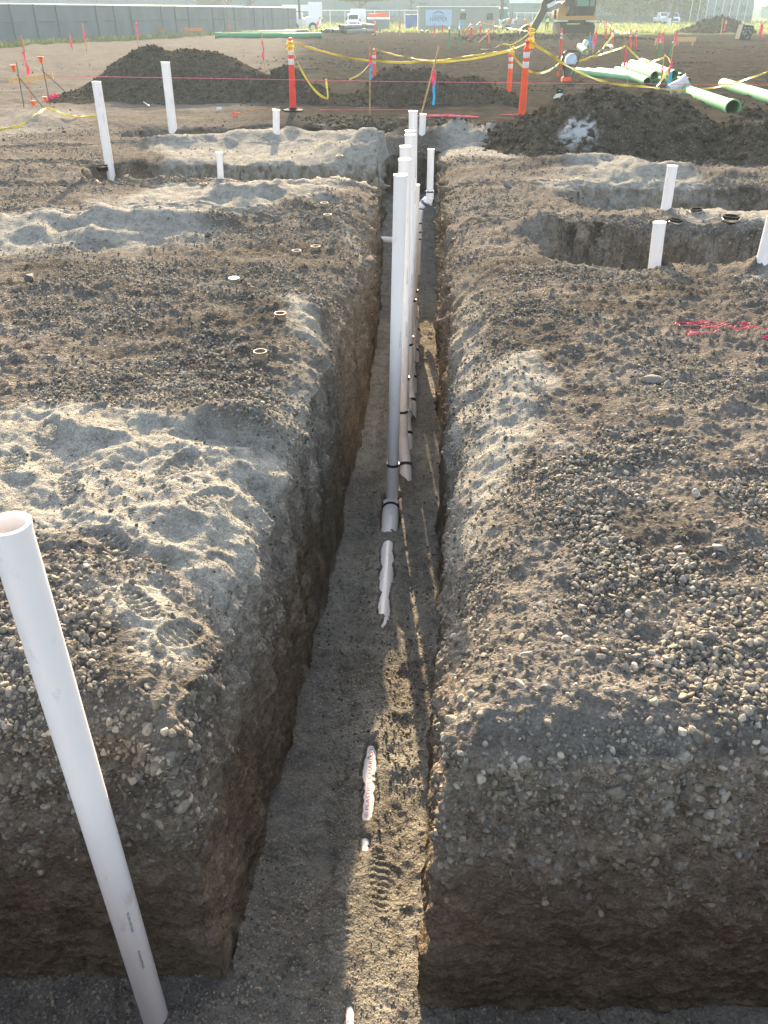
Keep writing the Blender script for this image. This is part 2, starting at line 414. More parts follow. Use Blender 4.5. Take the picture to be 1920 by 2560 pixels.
# ---------------------------------------------------------------- ground sheet
M_soil = soil_material('soil'); M_pile = soil_material('spoil_soil', True)
def build_ground():
    # rows
    rows = list(np.linspace(-8, .4, 12))+list(np.linspace(.45, .60, 4))+list(np.linspace(.62, .62+WALLW, 12))+list(np.linspace(.70, 1.45, 20))
    rows += list(np.linspace(1.47, 1.745, 45))
    wall_lo = 1.75-WALLW
    rows = [r for r in rows if r < wall_lo-.002]
    rows += list(np.linspace(wall_lo, 1.75, 170))
    ys = np.linspace(1.751, 40, 60000); d = CP*ys+CAM_H*SP
    dens = np.minimum(1/.0055, 784*1.9/(1.15*d*d))
    for yc, w, n in ((8.9, .22, 40), (11.0, .18, 26), (12.7, .18, 30), (14.5, .15, 40), (17.15, .2, 26), (9.6, .1, 8)):
        dens = dens+n/(w*2)*(np.abs(ys-yc) < w)
    cdf = np.cumsum(dens)*(ys[1]-ys[0]); nr = int(cdf[-1])
    rows += list(np.interp(np.arange(1, nr), cdf, ys))
    rows += list(40*np.geomspace(1.01, 60, 110))
    rows = np.array(rows)
    # columns: kind, parameter
    g_in = np.linspace(0, 1, 320)**1.12
    g_out = 1+np.geomspace(.02, 14, 18)
    G = np.concatenate([g_in, g_out])
    NW, NF = 150, 84
    nl = len(G)
    eta = rows[:, None]
    d = np.maximum(CP*eta+CAM_H*SP, .9)
    Wd = .56*d+.1
    xL, xR = xl(eta), xr(eta)
    wide = sst(END_Y, END_Y+15, eta)*.02*eta
    xL = xL-wide; xR = xR+wide
    wL = np.linspace(0, 1, NW+1)[1:-1][None]*WALLW
    fl = np.linspace(0, 1, NF)[None]
    parts = [xL-Wd*G[::-1][None], xL+wL, xL+WALLW+(xR-xL-2*WALLW)*fl, xR-wL[:, ::-1], xR+Wd*G[None]]
    X = np.concatenate(parts, 1)
    Y = np.repeat(eta, X.shape[1], 1)
    Y = Y+(yfr(X)-1.75)*np.exp(-((eta-1.72)/.9)**2)
    Z = H(X, Y)
    nr, nc = X.shape
    P = np.stack([X, Y, Z], -1)
    def normals(P):
        du = np.gradient(P, axis=1); dv = np.gradient(P, axis=0)
        n = np.cross(du, dv); return n/np.maximum(np.linalg.norm(n, axis=-1, keepdims=True), 1e-9)
    Nn = normals(P)
    steep = sst(.75, .35, Nn[..., 2])
    # ---- what the soil is made of
    sand = np.zeros_like(Z)
    wx = X+.10*fbm(X, Y, 0*X, 2.2, 3, 101)*(1+.12*Y); wy = Y+.12*fbm(X, Y, 0*X, 2.0, 3, 102)*(1+.12*Y)
    for pts, soft, amt in [
        ([(-60,475),(160,455),(330,400),(500,385),(740,405),(700,440),(560,470),(440,505),(300,548),(150,540),(-60,545)], .10, 1),
        ([(330,300),(420,285),(560,285),(700,270),(800,290),(900,330),(960,300),(1130,300),(1110,345),(900,345),(790,390),(700,405),(540,385),(250,378),(350,340)], .12, .95),
        ([(-60,900),(100,880),(280,865),(470,890),(640,905),(700,960),(690,1060),(640,1130),(590,1230),(500,1260),(430,1215),(260,1190),(120,1175),(60,1110),(-60,1060)], .05, 1),
        ([(180,1250),(350,1225),(450,1270),(450,1390),(330,1420),(210,1360)], .04, 1),
        ([(580,650),(660,655),(720,690),(700,720),(640,700)], .05, .9),
        ([(700,475),(760,500),(775,540),(720,525)], .07, .9),
        ([(1035,760),(1150,745),(1200,800),(1190,930),(1110,990),(1060,1110),(1000,1120),(985,960)], .05, .9),
        ([(1150,395),(1280,345),(1450,370),(1700,430),(1700,475),(1500,470),(1440,440),(1380,425)], .12, .95),
        ([(1590,570),(1640,556),(1720,560),(1720,605),(1620,600)], .05, 1),
        ([(1170,490),(1260,480),(1270,530),(1200,525)], .08, .6),
        ([(1180,560),(1480,555),(1500,585),(1300,600)], .15, .3),
        ([(240,860),(420,820),(440,845),(300,870)], .05, .6),
        ([(1190,970),(1280,960),(1330,1000),(1230,1010)], .05, .7),
        ([(0,225),(190,235),(240,255),(30,300),(-60,300)], .3, .55),
        ([(1000,275),(1150,280),(1160,320),(1010,320)], .2, .6)]:
        s = poly_sd(wx, wy, site_poly(pts)); sand = np.maximum(sand, amt*sst(-soft*1.5, soft*2.5, s))
    surf = sst(-.55, -.15, Z); sand = sand*surf
    onfl = sst(-1.25, -1.5, Z)*(1-steep)
    xm = (X-xl(Y))/(xr(Y)-xl(Y))
    flo = .50+.5*fbm(X, Y, 0*X, 1.7, 3, 110)
    sand = np.maximum(sand, onfl*np.clip(flo+.2, .08, 1)*.85)
    farfl = sst(9.6, 11, Y)*sst(-.4, -.7, Z)*(1-steep); sand = np.maximum(sand, farfl*.7)
    # sand spilling down the right wall
    sp = sst(2.6, 3.4, Y)*sst(8, 5.5, Y)*sst(.25, .05, np.abs(X-xr(Y)-.03))*sst(-1.0, -.1, Z+.3*fbm(X, Y, Z, 2.5, 2, 115))
    sand = np.maximum(sand, .75*sp)
    sp = sst(2.1, 2.6, Y)*sst(5.5, 4.2, Y)*sst(.30, .05, np.abs(X-xl(Y)-.02))*sst(-1.0, -.1, Z+.35*fbm(X, Y, Z, 3.0, 3, 116))
    sand = np.maximum(sand, .7*sp)
    # clay band low in the cut faces
    clay = steep*sst(-.62, -.95, Z+.16*fbm(X, Y, Z, 1.3, 3, 120)+.25*sst(3.5, 7, Y))
    dark = sst(13.5, 17, Y+.15*X-1.2*fbm(X, Y, 0*X, .25, 2, 130))*sst(-4.5, -.5, X+.5*fbm(X, Y, 0*X, .4, 2, 131)+(Y-17)*.08)*sst(150, 90, Y)
    dark = np.maximum(dark, .55*sst(.1, .5, fbm(X, Y, 0*X, 1.1, 3, 132))*sst(10, 5, Y)*surf*(1-sand))
    grass = sst(105, 125, Y+12*fbm(X, Y, 0*X, .05, 3, 140)+sst(-5, 20, X)*18)
    dust = .55*sst(.0, .5, fbm(X, Y, 0*X, .9, 4, 150))*surf*(1-steep)*sst(20, 10, Y)
    bare = sst(-.08, .10, poly_sd(wx, wy, site_poly([(1045,1130),(1190,1130),(1250,1330),(1400,1430),(1480,1500),(1440,1560),(1180,1560),(1085,1400)])))
    bare = np.maximum(bare, sst(-.05, .05, poly_sd(wx, wy, site_poly([(330,1440),(420,1400),(440,1500),(330,1540)]))))
    dust = np.maximum(dust, .8*bare*surf)
    dust = np.maximum(dust, .5*sst(17, 24, Y)*(1-dark)*(1-grass))
    lime = np.clip(sst(.05, .4, fbm(X, Y, 0*X, 5.5, 3, 160)), 0, 1)*sst(-.05, .1, poly_sd(wx, wy, site_poly([(1210,300),(1300,288),(1310,308),(1240,318)])))*0
    # ---- fine relief, pushed along the surface normal
    near = sst(26, 10, Y)
    amp_w = steep*(sst(.45, .75, Y))
    xx, yy, zz = X.astype(np.float32), Y.astype(np.float32), Z.astype(np.float32)
    ridg = 1-np.abs(fbm(xx, yy*1.3, 0*zz, 3.2, 3, 200))
    D = sand*surf*near*(.045*ridg-.028+.012*np.maximum(0, fbm(xx, yy, 0*zz, 11, 3, 205)))                                # trodden sand
    D = D+.02*fbm(xx, yy, zz, 7, 3, 210)*(1-.5*sand)*near
    pitw = 1+2.2*sst(6.5, 7.5, Y)
    D = D+pitw*amp_w*(.028*fbm(xx, yy, zz*.6, 3.3, 3, 220)*sst(-1.5, -.2, Z)+.026*fbm(xx, yy, zz, 9, 3, 225)*(1-clay*.6)+.010*fbm(xx, yy, zz, 34, 2, 229)+.006*fbm(xx*.3, yy*.3, zz*2.5, 14, 2, 228)*clay)
    D = D+amp_w*sst(3.5, 1.8, Y)*(.010*(1-np.abs(vn(xx*1.5, yy*1.5, zz*16, 226)))*clay+.014*(1-np.abs(vn(xx*9, yy*9, zz*1.2, 227)))*(1-clay))
    drn = onfl*sst(.16, .08, np.abs(X-ax_x(Y)))
    D = D*(1-.75*drn)
    lump = np.maximum(0, fbm(xx, yy, zz, 26, 2, 230)); lump2 = np.maximum(0, vn(xx*55, yy*55, zz*55, 240)-.1)
    rough = (1-.75*sand)*(1-.8*clay)
    D = D+rough*(1-.8*drn)*near*((.016+.012*sst(3.5, 6, Y))*lump+.009*lump2*sst(9, 5, Y))
    D = D+(1-near)*.03*fbm(xx, yy, zz, 1.5, 3, 250)*sst(900, 60, Y)
    D = D+sand*sst(9, 5, Y)*(.006*fbm(xx, yy, zz, 30, 2, 260)+.006*fbm(xx, yy, zz, 13, 2, 262))
    # boot prints pressed into the sand
    for (u, v, ln, wd, an, zc) in [(105,945,.34,.13,.15,0),(383,1003,.32,.13,-.35,0),(300,1290,.24,.11,.7,0),(110,935,.2,.1,.4,0),(240,1160,.2,.1,.9,0),(200,905,.28,.11,-.2,0),(30,1000,.28,.11,.3,0),(560,1010,.26,.11,.5,0),(450,1060,.28,.11,-.6,0),(150,1040,.26,.11,.2,0),(380,1330,.22,.1,-.4,0),(700,1600,.27,.1,.2,-1.55),(640,1800,.27,.1,-.1,-1.55),(850,1250,.27,.1,-.1,-1.55),(730,2000,.28,.11,.15,-1.55),
                                   (822,1905,.32,.11,.05,-1.55),(925,1040,.3,.1,.05,-1.55),(690,1430,.26,.1,.3,-1.55),(1000,1170,.28,.1,0,-1.55)]:
        p = onZ(u, v, zc); ca, sa = math.cos(an), math.sin(an)
        lx = (X-p.x)*ca+(Y-p.y)*sa; ly = -(X-p.x)*sa+(Y-p.y)*ca
        q = (lx/wd*2)**2+(ly/ln*2)**2
        k = sst(1.25, .75, q)
        zig = np.abs(((lx/.026) % 2)-1)*.012
        dp_ = 1.0 if zc == 0 else .45
        D = D*(1-.5*k)-.014*dp_*k+.007*dp_*k*np.sin((ly+zig)*2*math.pi/.034)+.008*dp_*np.exp(-((q-1.25)/.35)**2)
    keep = sst(.01, .04, np.abs(Y-eta)*0+1)
    P = P+Nn*(D*keep)[..., None]
    # no soil above the bare stretches of drain
    Nn2 = normals(P)
    idx = np.arange(nr*nc).reshape(nr, nc)
    F = np.stack([idx[:-1, :-1], idx[:-1, 1:], idx[1:, 1:], idx[1:, :-1]], -1).reshape(-1, 4)
    me = np_mesh('ground', P.reshape(-1, 3), F, dict(sand=sand, clay=clay, dark=dark, grass=grass, dust=dust, lime=lime, steep=steep))
    o = bpy.data.objects.new('ground', me); finish(o, M_soil); tag(o, kind='structure')
    return P, Nn2, dict(sand=sand, clay=clay, dark=dark, surf=surf, steep=steep, onfl=onfl, bare=bare)
GP, GN, GA = build_ground()

# ---------------------------------------------------------------- stones
def ico(level):
    bm = bmesh.new(); bmesh.ops.create_icosphere(bm, subdivisions=level, radius=1.0)
    V = np.array([v.co[:] for v in bm.verts]); F = np.array([[v.index for v in f.verts] for f in bm.faces]); bm.free()
    return V, F
def rand_rot(n):
    q = RNG.randn(n, 4); q /= np.linalg.norm(q, axis=1, keepdims=True); w, x, y, z = q.T
    return np.stack([1-2*(y*y+z*z), 2*(x*y-z*w), 2*(x*z+y*w), 2*(x*y+z*w), 1-2*(x*x+z*z), 2*(y*z-x*w), 2*(x*z-y*w), 2*(y*z+x*w), 1-2*(x*x+y*y)], -1).reshape(n, 3, 3)
def stones_mesh(name, pos, rad, level, cols, flat=(.6, .85)):
    Vt, Ft = ico(level); n = len(pos)
    base = np.repeat(Vt[None], n, 0)
    # chip each stone with a few random planes for facets, then squash
    for k in range(8):
        ax = RNG.randn(n, 1, 3); ax /= np.linalg.norm(ax, axis=2, keepdims=True)
        dd = (base*ax).sum(2, keepdims=True); lim = RNG.uniform(.40, .80, (n, 1, 1))
        base = base-ax*np.maximum(0, dd-lim)*.9
    sc_ = np.stack([RNG.uniform(.8, 1.25, n), RNG.uniform(.7, 1.0, n), RNG.uniform(flat[0], flat[1], n)], -1)
    V = base*sc_[:, None, :]
    V = np.einsum('nij,nkj->nki', rand_rot(n), V)*rad[:, None, None]+pos[:, None, :]
    F = (Ft[None]+(np.arange(n)*len(Vt))[:, None, None]).reshape(-1, 3)
    C = np.repeat(np.concatenate([cols, np.ones((n, 1))], 1)[:, None], len(Vt), 1).reshape(-1, 4)
    return np_mesh(name, V.reshape(-1, 3), F, smooth=(level > 2), colors=C)
def stone_material():
    m = bpy.data.materials.new('gravel_stone'); nt, b = nodes_of(m); N, Lk = nt.nodes, nt.links
    a = N.new('ShaderNodeAttribute'); a.attribute_name = 'tint'
    g = N.new('ShaderNodeNewGeometry'); n = N.new('ShaderNodeTexNoise'); n.inputs['Scale'].default_value = 70; n.inputs['Detail'].default_value = 5
    Lk.new(g.outputs['Position'], n.inputs['Vector'])
    r = N.new('ShaderNodeValToRGB'); r.color_ramp.elements[0].position = .3; r.color_ramp.elements[1].position = .7
    r.color_ramp.elements[0].color = (.7, .68, .64, 1); r.color_ramp.elements[1].color = (1.15, 1.15, 1.15, 1)
    Lk.new(n.outputs['Fac'], r.inputs[0])
    x = N.new('ShaderNodeMixRGB'); x.blend_type = 'MULTIPLY'; x.inputs[0].default_value = 1
    Lk.new(a.outputs['Color'], x.inputs[1]); Lk.new(r.outputs[0], x.inputs[2]); Lk.new(x.outputs[0], b.inputs['Base Color'])
    b.inputs['Roughness'].default_value = .85; b.inputs['Specular IOR Level'].default_value = .25
    bp = N.new('ShaderNodeBump'); bp.inputs['Strength'].default_value = .5; bp.inputs['Distance'].default_value = .004
    Lk.new(n.outputs['Fac'], bp.inputs['Height']); Lk.new(bp.outputs[0], b.inputs['Normal'])
    return m
M_stone = stone_material()
def stone_cols(n, lo=.10, hi=.36, warm=None):
    v = RNG.uniform(0, 1, n)**1.3*(hi-lo)+lo; w = RNG.uniform(0, 1, n)
    return np.stack([v*(1.05+.10*w), v*(.96+.02*w), v*(.83-.10*w)], -1)
def scatter():
    P, N_, A = GP, GN, GA
    a = P[:-1, :-1]; b_ = P[:-1, 1:]; c = P[1:, :-1]
    area = np.linalg.norm(np.cross(b_-a, c-a), axis=-1)
    X, Y, Z = a[..., 0], a[..., 1], a[..., 2]
    sand = A['sand'][:-1, :-1]; surf = A['surf'][:-1, :-1]; steep = A['steep'][:-1, :-1]; clay = A['clay'][:-1, :-1]; onfl = A['onfl'][:-1, :-1]
    nrm = N_[:-1, :-1]
    d = np.maximum(Y*CP+(CAM_H-Z)*SP, .8)
    vis = (np.abs(X) < .53*d+.1) & (Y > 1.45) & (Y < 75)
    patch = sst(-.3, .5, fbm(X, Y, 0*X, 1.6, 3, 300)); ok17 = (Y < 17)
    dn = surf*(.25+1.1*patch)*(1-.93*sand)*(1-.8*A['bare'][:-1, :-1])*(Y < 17)
    poly = lambda pts, s: sst(-s, s, poly_sd(X+.1*vn(X*4, Y*4, 0, 310), Y+.1*vn(X*4, Y*4, 0, 311), site_poly(pts)))
    big = poly([(1200,960),(1330,930),(1700,1000),(1700,1560),(1560,1560),(1440,1450),(1300,1400),(1180,1180)], .12)
    big = np.maximum(big, .75*poly([(0,1200),(200,1180),(330,1300),(240,1420),(120,1500),(-60,1500)], .06))
    big = np.maximum(big, .7*poly([(90,1190),(300,1180),(420,1260),(180,1250)], .05))
    big = np.maximum(big, .6*poly([(180,1420),(380,1400),(330,1560),(180,1540)], .05))
    big = np.maximum(big, .5*poly([(330,840),(600,800),(640,890),(400,880)], .06))
    big = big*(1-.92*sand)*(1-.85*A['bare'][:-1, :-1])*sst(-.35, .25, fbm(X, Y, 0*X, 3.5, 3, 320)+.15)
    wallup = steep*(1-clay)*sst(-1.2, -.3, Z)*(Y < 17)
    def pick(w, n):
        w = (w*area*vis).ravel(); cs = np.cumsum(w); i = np.searchsorted(cs, RNG.uniform(0, cs[-1], n)); i = np.minimum(i, len(w)-1)
        p = a.reshape(-1, 3)[i]; nn = nrm.reshape(-1, 3)[i]
        sp_ = area.ravel()[i]**.5
        return p+RNG.uniform(-.5, .5, p.shape)*sp_[:, None]*(1-np.abs(nn)), nn, d.ravel()[i], i
    def emit(name, w, n, r0, r1, level, sink=.35, power=2.2, far=0.0, lo=.09, hi=.36):
        p, nn, dd, i = pick(w, n)
        r = r0+(r1-r0)*RNG.uniform(0, 1, n)**power; r = r*(1+far*dd)
        p = p+nn*(r*(1-2*sink)*.6)[:, None]
        me = stones_mesh(name, p, r, level, stone_cols(n, lo, hi))
        o = bpy.data.objects.new(name, me); finish(o, M_stone); tag(o, kind='stuff'); return o
    inv = 1/(d*d)
    emit('gravel', (big*(Y < 9))*inv, 6500, .005, .021, 2, sink=.38, power=2.4, lo=.12, hi=.30)
    emit('gravel', dn*patch*inv*(Y < 9), 15000, .003, .013, 1, sink=.38, power=2.6, far=.03, lo=.11, hi=.30)
    emit('pebbles', dn*patch*inv*(Y > 3.0), 15000, .005, .016, 1, sink=.4, far=.05, lo=.13, hi=.30)
    emit('clods', (Y > 15)*(.03+A['dark'][:-1, :-1])*sst(-.1, .6, fbm(X*.6, Y, 0*X, .5, 3, 330))*inv, 9000, .010, .045, 1, sink=.45, power=2.5, far=.012, lo=.03, hi=.09)
    emit('clods', dn*inv*(Y > 2.5), 16000, .004, .013, 1, sink=.4, power=2, far=.05, lo=.06, hi=.20)
    emit('pebbles', (wallup*1.1)*inv*(Y < 12), 12000, .003, .021, 2, sink=.62, power=3.2, lo=.12, hi=.30)
    emit('pebbles', (wallup*sst(4, 2.5, Y)*sst(.5, .9, patch+.35))*inv, 260, .018, .042, 2, sink=.80, power=1.6, lo=.13, hi=.24)
    emit('pebbles', (surf*(sst(.9, .2, np.abs(Y-1.9))))*inv, 900, .006, .026, 2, sink=.5, power=2.4)
    emit('grit', (onfl*.8+sand*surf*.25)*inv*(Y < 9), 13000, .0025, .008, 1, sink=.4, power=3, far=.03, lo=.2, hi=.38)
    emit('pebbles', (onfl*patch)*inv*(Y < 12), 2500, .007, .016, 1, sink=.35)
scatter()
def rock(u, v, r, label, z=None, flat=(.6, .8), col=.2, sq=(1, 1, 1), seed=0):
    p = place(u, v, 0 if z is None else z)
    RNG.seed(1000+seed)
    me = stones_mesh('rock', np.array([[0, 0, 0.0]]), np.array([1.0]), 3, np.array([[col*1.05, col*.97, col*.86]]), flat)
    V = np.zeros(len(me.vertices)*3, np.float32); me.vertices.foreach_get('co', V); V = V.reshape(-1, 3)
    V += .10*np.stack([fbm(V[:, 0], V[:, 1], V[:, 2], 1.7, 3, seed+k) for k in range(3)], -1)
    V *= np.array(sq)*r; me.vertices.foreach_set('co', V.astype(np.float32).ravel()); me.update()
    o = bpy.data.objects.new('rock', me); finish(o, M_stone); o.location = p+Vector((0, 0, r*.35*sq[2]))
    tag(o, label, 'rock', 'larger loose rocks on the site'); return o
rock(450,511,.055,'dark rounded rock at the front edge of the pale sand ridge', col=.15, seed=1)
rock(1096,405,.085,'grey rock alone on bare soil right of the far end of the trench', col=.17, sq=(1.1,.9,1), seed=2)
rock(1408,826,.062,'flat tilted slab of stone on the gravelly ground at the right', col=.20, sq=(1.4,.7,.5), seed=3)
rock(1440,838,.045,'rounded rock just right of the flat slab', col=.20, seed=4)
rock(1495,958,.045,'brown angular rock above the dense gravel patch', col=.15, sq=(1.2,1,.8), seed=5)
rock(66,608,.07,'dark clod of soil on the left ground far from the trench', col=.09, seed=6)
rock(1502,1058+14,.03,'pale smooth stone in the gravel patch at the right', col=.33, seed=7)
rock(1555,1190,.034,'brown cobble lying within the dense gravel', col=.2, seed=8)
rock(490,873,.03,'small reddish stone at the top of the near sand patch', col=.2, seed=9)
# ---------------------------------------------------------------- spoil heaps
def heap(name, label, cx, cy, hx, hy, hfun, seed, res=(260, 200), group='heaps of excavated soil', clods=900, cr=(.02, .09), lime=None, lumpy=1.0, m=None):
    xs = np.linspace(-hx, hx, res[0]); ys = np.linspace(-hy, hy, res[1])
    X, Y = np.meshgrid(xs, ys); WX, WY = X+cx, Y+cy
    g = H(WX, WY)
    h = hfun(WX, WY)
    Z = g-.06+np.maximum(h+.0, -.15)
    Z = Z-.4*sst(.0, -.06, h)-.3*(sst(.93, 1, np.abs(X)/hx)+sst(.93, 1, np.abs(Y)/hy))
    P = np.stack([X, Y, Z-ground_z(cx, cy)], -1)
    du = np.gradient(P, axis=1); dv = np.gradient(P, axis=0); n = np.cross(du, dv); n /= np.linalg.norm(n, axis=-1, keepdims=True)
    k = sst(.0, .25, h)
    D = (.10*fbm(WX, WY, Z, 1.6, 3, seed)+.05*np.maximum(0, fbm(WX, WY, Z, 4.5, 3, seed+5))+.035*np.maximum(0, vn(WX*9, WY*9, Z*9, seed+9))+.02*vn(WX*20, WY*20, Z*20, seed+11))*(.25+.75*k)*lumpy
    P = P+n*D[..., None]
    nr, nc = X.shape; idx = np.arange(nr*nc).reshape(nr, nc)
    F = np.stack([idx[:-1, :-1], idx[:-1, 1:], idx[1:, 1:], idx[1:, :-1]], -1).reshape(-1, 4)
    V = P.reshape(-1, 3); nv = len(V)
    # clods lying on it
    w = (sst(-.05, .1, h)).ravel(); cs = np.cumsum(w); i = np.searchsorted(cs, RNG.uniform(0, cs[-1], clods)); i = np.minimum(i, nv-1)
    r = cr[0]+(cr[1]-cr[0])*RNG.uniform(0, 1, clods)**3.5
    me2 = stones_mesh('t', V[i]+n.reshape(-1, 3)[i]*(r*.3)[:, None], r, 1, stone_cols(clods))
    V2 = np.zeros(len(me2.vertices)*3, np.float32); me2.vertices.foreach_get('co', V2); V2 = V2.reshape(-1, 3)
    F2 = np.zeros(len(me2.polygons)*3, np.int32); me2.loops.foreach_get('vertex_index', F2); F2 = F2.reshape(-1, 3)+nv
    bpy.data.meshes.remove(me2)
    F1 = np.concatenate([F[:, [0, 1, 2]], F[:, [0, 2, 3]]])
    lm = np.zeros(nv+len(V2), np.float32)
    allV = np.concatenate([V, V2])
    if lime:
        lx, ly, lr = lime
        q = np.hypot(allV[:, 0]+cx-lx, (allV[:, 1]+cy-ly)*.8)/lr
        lm = sst(1.1, .5, q)*sst(-.25, .35, fbm(allV[:, 0]*1.0, allV[:, 1], allV[:, 2], 9, 3, 500))*.75
    me = np_mesh(name, allV, np.concatenate([F1, F2]), dict(lime=lm), smooth=False)
    o = bpy.data.objects.new(name, me); finish(o, m or M_pile); o.location = (cx, cy, ground_z(cx, cy)); tag(o, label, 'dirt pile', group)
    return o
def bumps(lst):
    def f(x, y):
        z = -.03
        for (u, v, Y, rx, ry, p) in lst:       # peak sighting u,v at depth Y
            q = onY(u, v, Y); h = q.z
            e = np.sqrt(((x-q.x)/rx)**2+((y-q.y)/ry)**2+1e-6)
            z = np.maximum(z, h*(1-e**p) if p != 1 else h*(1-e))
        return z
    return f
def soft(lst, k=.08):
    def f(x, y):
        acc = 0
        for (u, v, Y, rx, ry, rd) in lst:
            q = onY(u, v, Y); h = q.z
            e = np.sqrt(((x-q.x)/rx)**2+((y-q.y)/ry)**2+rd*rd)-rd
            e0 = math.sqrt(1+rd*rd)-rd
            acc = acc+np.exp(np.clip((h*(1-e/e0)), -1.5, 5)/k)
        return k*np.log(acc+1e-9)-.03
    return f
heap('dirt_pile', 'large dark twin-humped heap of soil behind the two tall white pipes', -5.6, 24, 4.6, 3.4,
     soft([(318, 92, 24, 2.1, 2.6, .25), (405, 97, 24, 2.3, 2.6, .35), (460, 108, 24, 2.2, 2.6, .3), (520, 150, 23.5, 1.6, 2.0, .4), (240, 165, 23.2, 1.7, 2.0, .3), (200, 195, 23.0, 1.2, 1.8, .4)]), 600, clods=2600, cr=(.012, .055), lumpy=.55)
heap('dirt_pile', 'low dark lumpy berm of soil behind the two tall wooden stakes', .2, 22.3, 4.1, 2.1,
     soft([(615, 132, 22.4, .95, 1.1, .4), (560, 165, 22.6, .9, 1.1, .4), (680, 175, 22, .8, 1, .4), (740, 190, 21.9, .8, .9, .5), (850, 143, 22.4, 1.2, 1.1, .4), (800, 175, 22, 1, 1, .4), (930, 150, 22.3, 1.3, 1.1, .4), (1010, 160, 22.3, 1.2, 1.1, .4), (1080, 188, 22, .9, .8, .5)]), 640, clods=2000, cr=(.015, .07), lumpy=.7)
def rp(x, y):
    return soft([(1320, 186, 14.6, 2.0, 2.0, .25), (1405, 205, 14.7, 1.7, 2.0, .35), (1235, 262, 14.2, 1.5, 1.5, .5), (1490, 268, 14.2, 1.4, 1.7, .45), (1570, 292, 14.0, 1.3, 1.6, .5), (1680, 232, 13.6, 1.4, 1.8, .35), (1790, 205, 14, 2.0, 2.2, .3)], .07)(x, y)
lp = onY(1250, 293, 13.4)
heap('dirt_pile', 'big brown cloddy heap at the right with white lime on its left foot', 5.2, 14.3, 4.4, 2.7, rp, 680, res=(380, 260), clods=4600, cr=(.010, .085), lime=(lp.x, lp.y, .36))
q = onY(1556, 50, 100)
heap('dirt_pile', 'distant dark heap of soil in front of the chain link fence at the right', q.x, 100, 6.2, 5,
     soft([(1556, 35, 100, 2.4, 4, .3), (1528, 44, 100, 2.4, 4, .3), (1582, 43, 100, 2.4, 4, .3), (1505, 56, 100, 2, 3.4, .4)]), 720, res=(160, 90), clods=900, cr=(.06, .3))
q = onY(1180, 80, 74)
heap('dirt_pile', 'low dark spread of dug earth in the middle distance below the excavator', q.x, 74, 9.5, 4.0,
     soft([(1075, 72, 74, 4, 3.2, .5), (1130, 72, 74, 4, 3.2, .5), (1190, 76, 74, 4, 3.0, .5), (1270, 78, 74, 4.2, 3.0, .5), (1340, 80, 74, 3.4, 3, .5)]), 740, res=(200, 80), clods=1200, cr=(.04, .2))
q = place(1095, 152)
heap('dirt_pile', 'small dark mound of soil at the foot of the leaning orange post', onZ(1105, 232).x-.25, onZ(1105, 232).y+.3, .7, .45, soft([(1112-18, 222, 20.3, .45, .35, .5)]), 760, res=(60, 40), clods=60, cr=(.02, .06))

# ---------------------------------------------------------------- plastic pipes
M_pvc = mat('white_pvc', (.84, .79, .755), .32, var=.03, scale=3, dirt=(.50, .42, .34), dscale=13, damt=.38, spec=.5)
M_pvc2 = mat('cream_pvc', (.70, .64, .53), .35, var=.05, dirt=(.35, .29, .22), dscale=12, damt=.40)
M_prim = mat('dark_primer', (.012, .012, .03), .4); M_purple = mat('purple_primer', (.04, .03, .30), .4)
M_ink = mat('black_ink', (.03, .03, .04), .5); M_red = mat('red_ink', (.55, .04, .07), .5)
M_rub = mat('black_rubber', (.018, .017, .016), .85, bump=.3, spec=.12); M_steel = mat('steel_band', (.55, .53, .50), .3, metal=.9)
def ring(parent, a, b, t, r, w=.012, m=None, name='primer_ring', arc=None):
    a, b = Vector(a), Vector(b); c = a.lerp(b, t); d = (b-a).normalized()
    mb = MB(); mb.pipe(c-d*w/2, c+d*w/2, r+.0018, .004, 28); return mb.build(name, m or M_prim, parent, True)
def standpipe(top, base, r, label, group='white standpipes around the trenches', m=None, wall=.007, marks=None, extra=None):
    top, base = Vector(top), Vector(base)
    o = empty('pvc_pipe', base, label, 'pipe', group)
    t, b = top-base, Vector((0, 0, 0)); dn = (b-t).normalized()
    MB().pipe(t, b+dn*.7, r, wall, 36).build('pipe_body', m or M_pvc, o, True)
    rim = MB().pipe(t+dn*.014, t-dn*.002, r+.0022, wall+.0035, 36); rim.build('cut_rim', m or M_pvc, o, True)
    for (f, w) in (marks or []):
        # printed line of text running down the pipe, on the camera-right side
        c = t.lerp(b, f); side = Vector((.62, -.78, 0)); 
        vs, fs = text_mesh('PVC DWV ASTM D2665', .03)
        if not vs: continue
        x0 = min(v[0] for v in vs); x1 = max(v[0] for v in vs); s = min(w, .12)/(x1-x0); out = []
        for v in vs:
            al = (v[0]-(x0+x1)/2)*s; th = math.atan2(side.y, side.x)+v[1]*s*1.0/r
            out.append(c+dn*al+Vector((math.cos(th), math.sin(th), 0))*(r+.0012))
        MB().add(out, fs).build('printed_text', M_ink, o)
    return o
def standpipe_px(ut, vt, ub, vb, wpx, label, wall=.006, Y=None, **k):
    b = place(ub, vb) if Y is None else onY(ub, vb, Y); d = b.y*CP+(CAM_H-b.z)*SP
    t = onY(ut, vt, b.y); dt = t.y*CP+(CAM_H-t.z)*SP
    return standpipe(t, b, wpx/2*dt/FP, label, wall=wall, **k)
standpipe((-.884, 1.54, .885), (-.930, 1.585, -1.62), .050, 'thick white pipe rising through the foreground at the left edge of the photo', marks=[(.66, .16), (.76, .16)], wall=.0068)
standpipe_px(208, 176, 238, 367, 19.5, 'tallest white pipe, leaning, left of the photo beside a small black coupling', marks=[(.4, .4)])
standpipe_px(357, 134, 374, 284, 19, 'tall white pipe standing in front of the large dark heap', marks=[(.55, .3)])
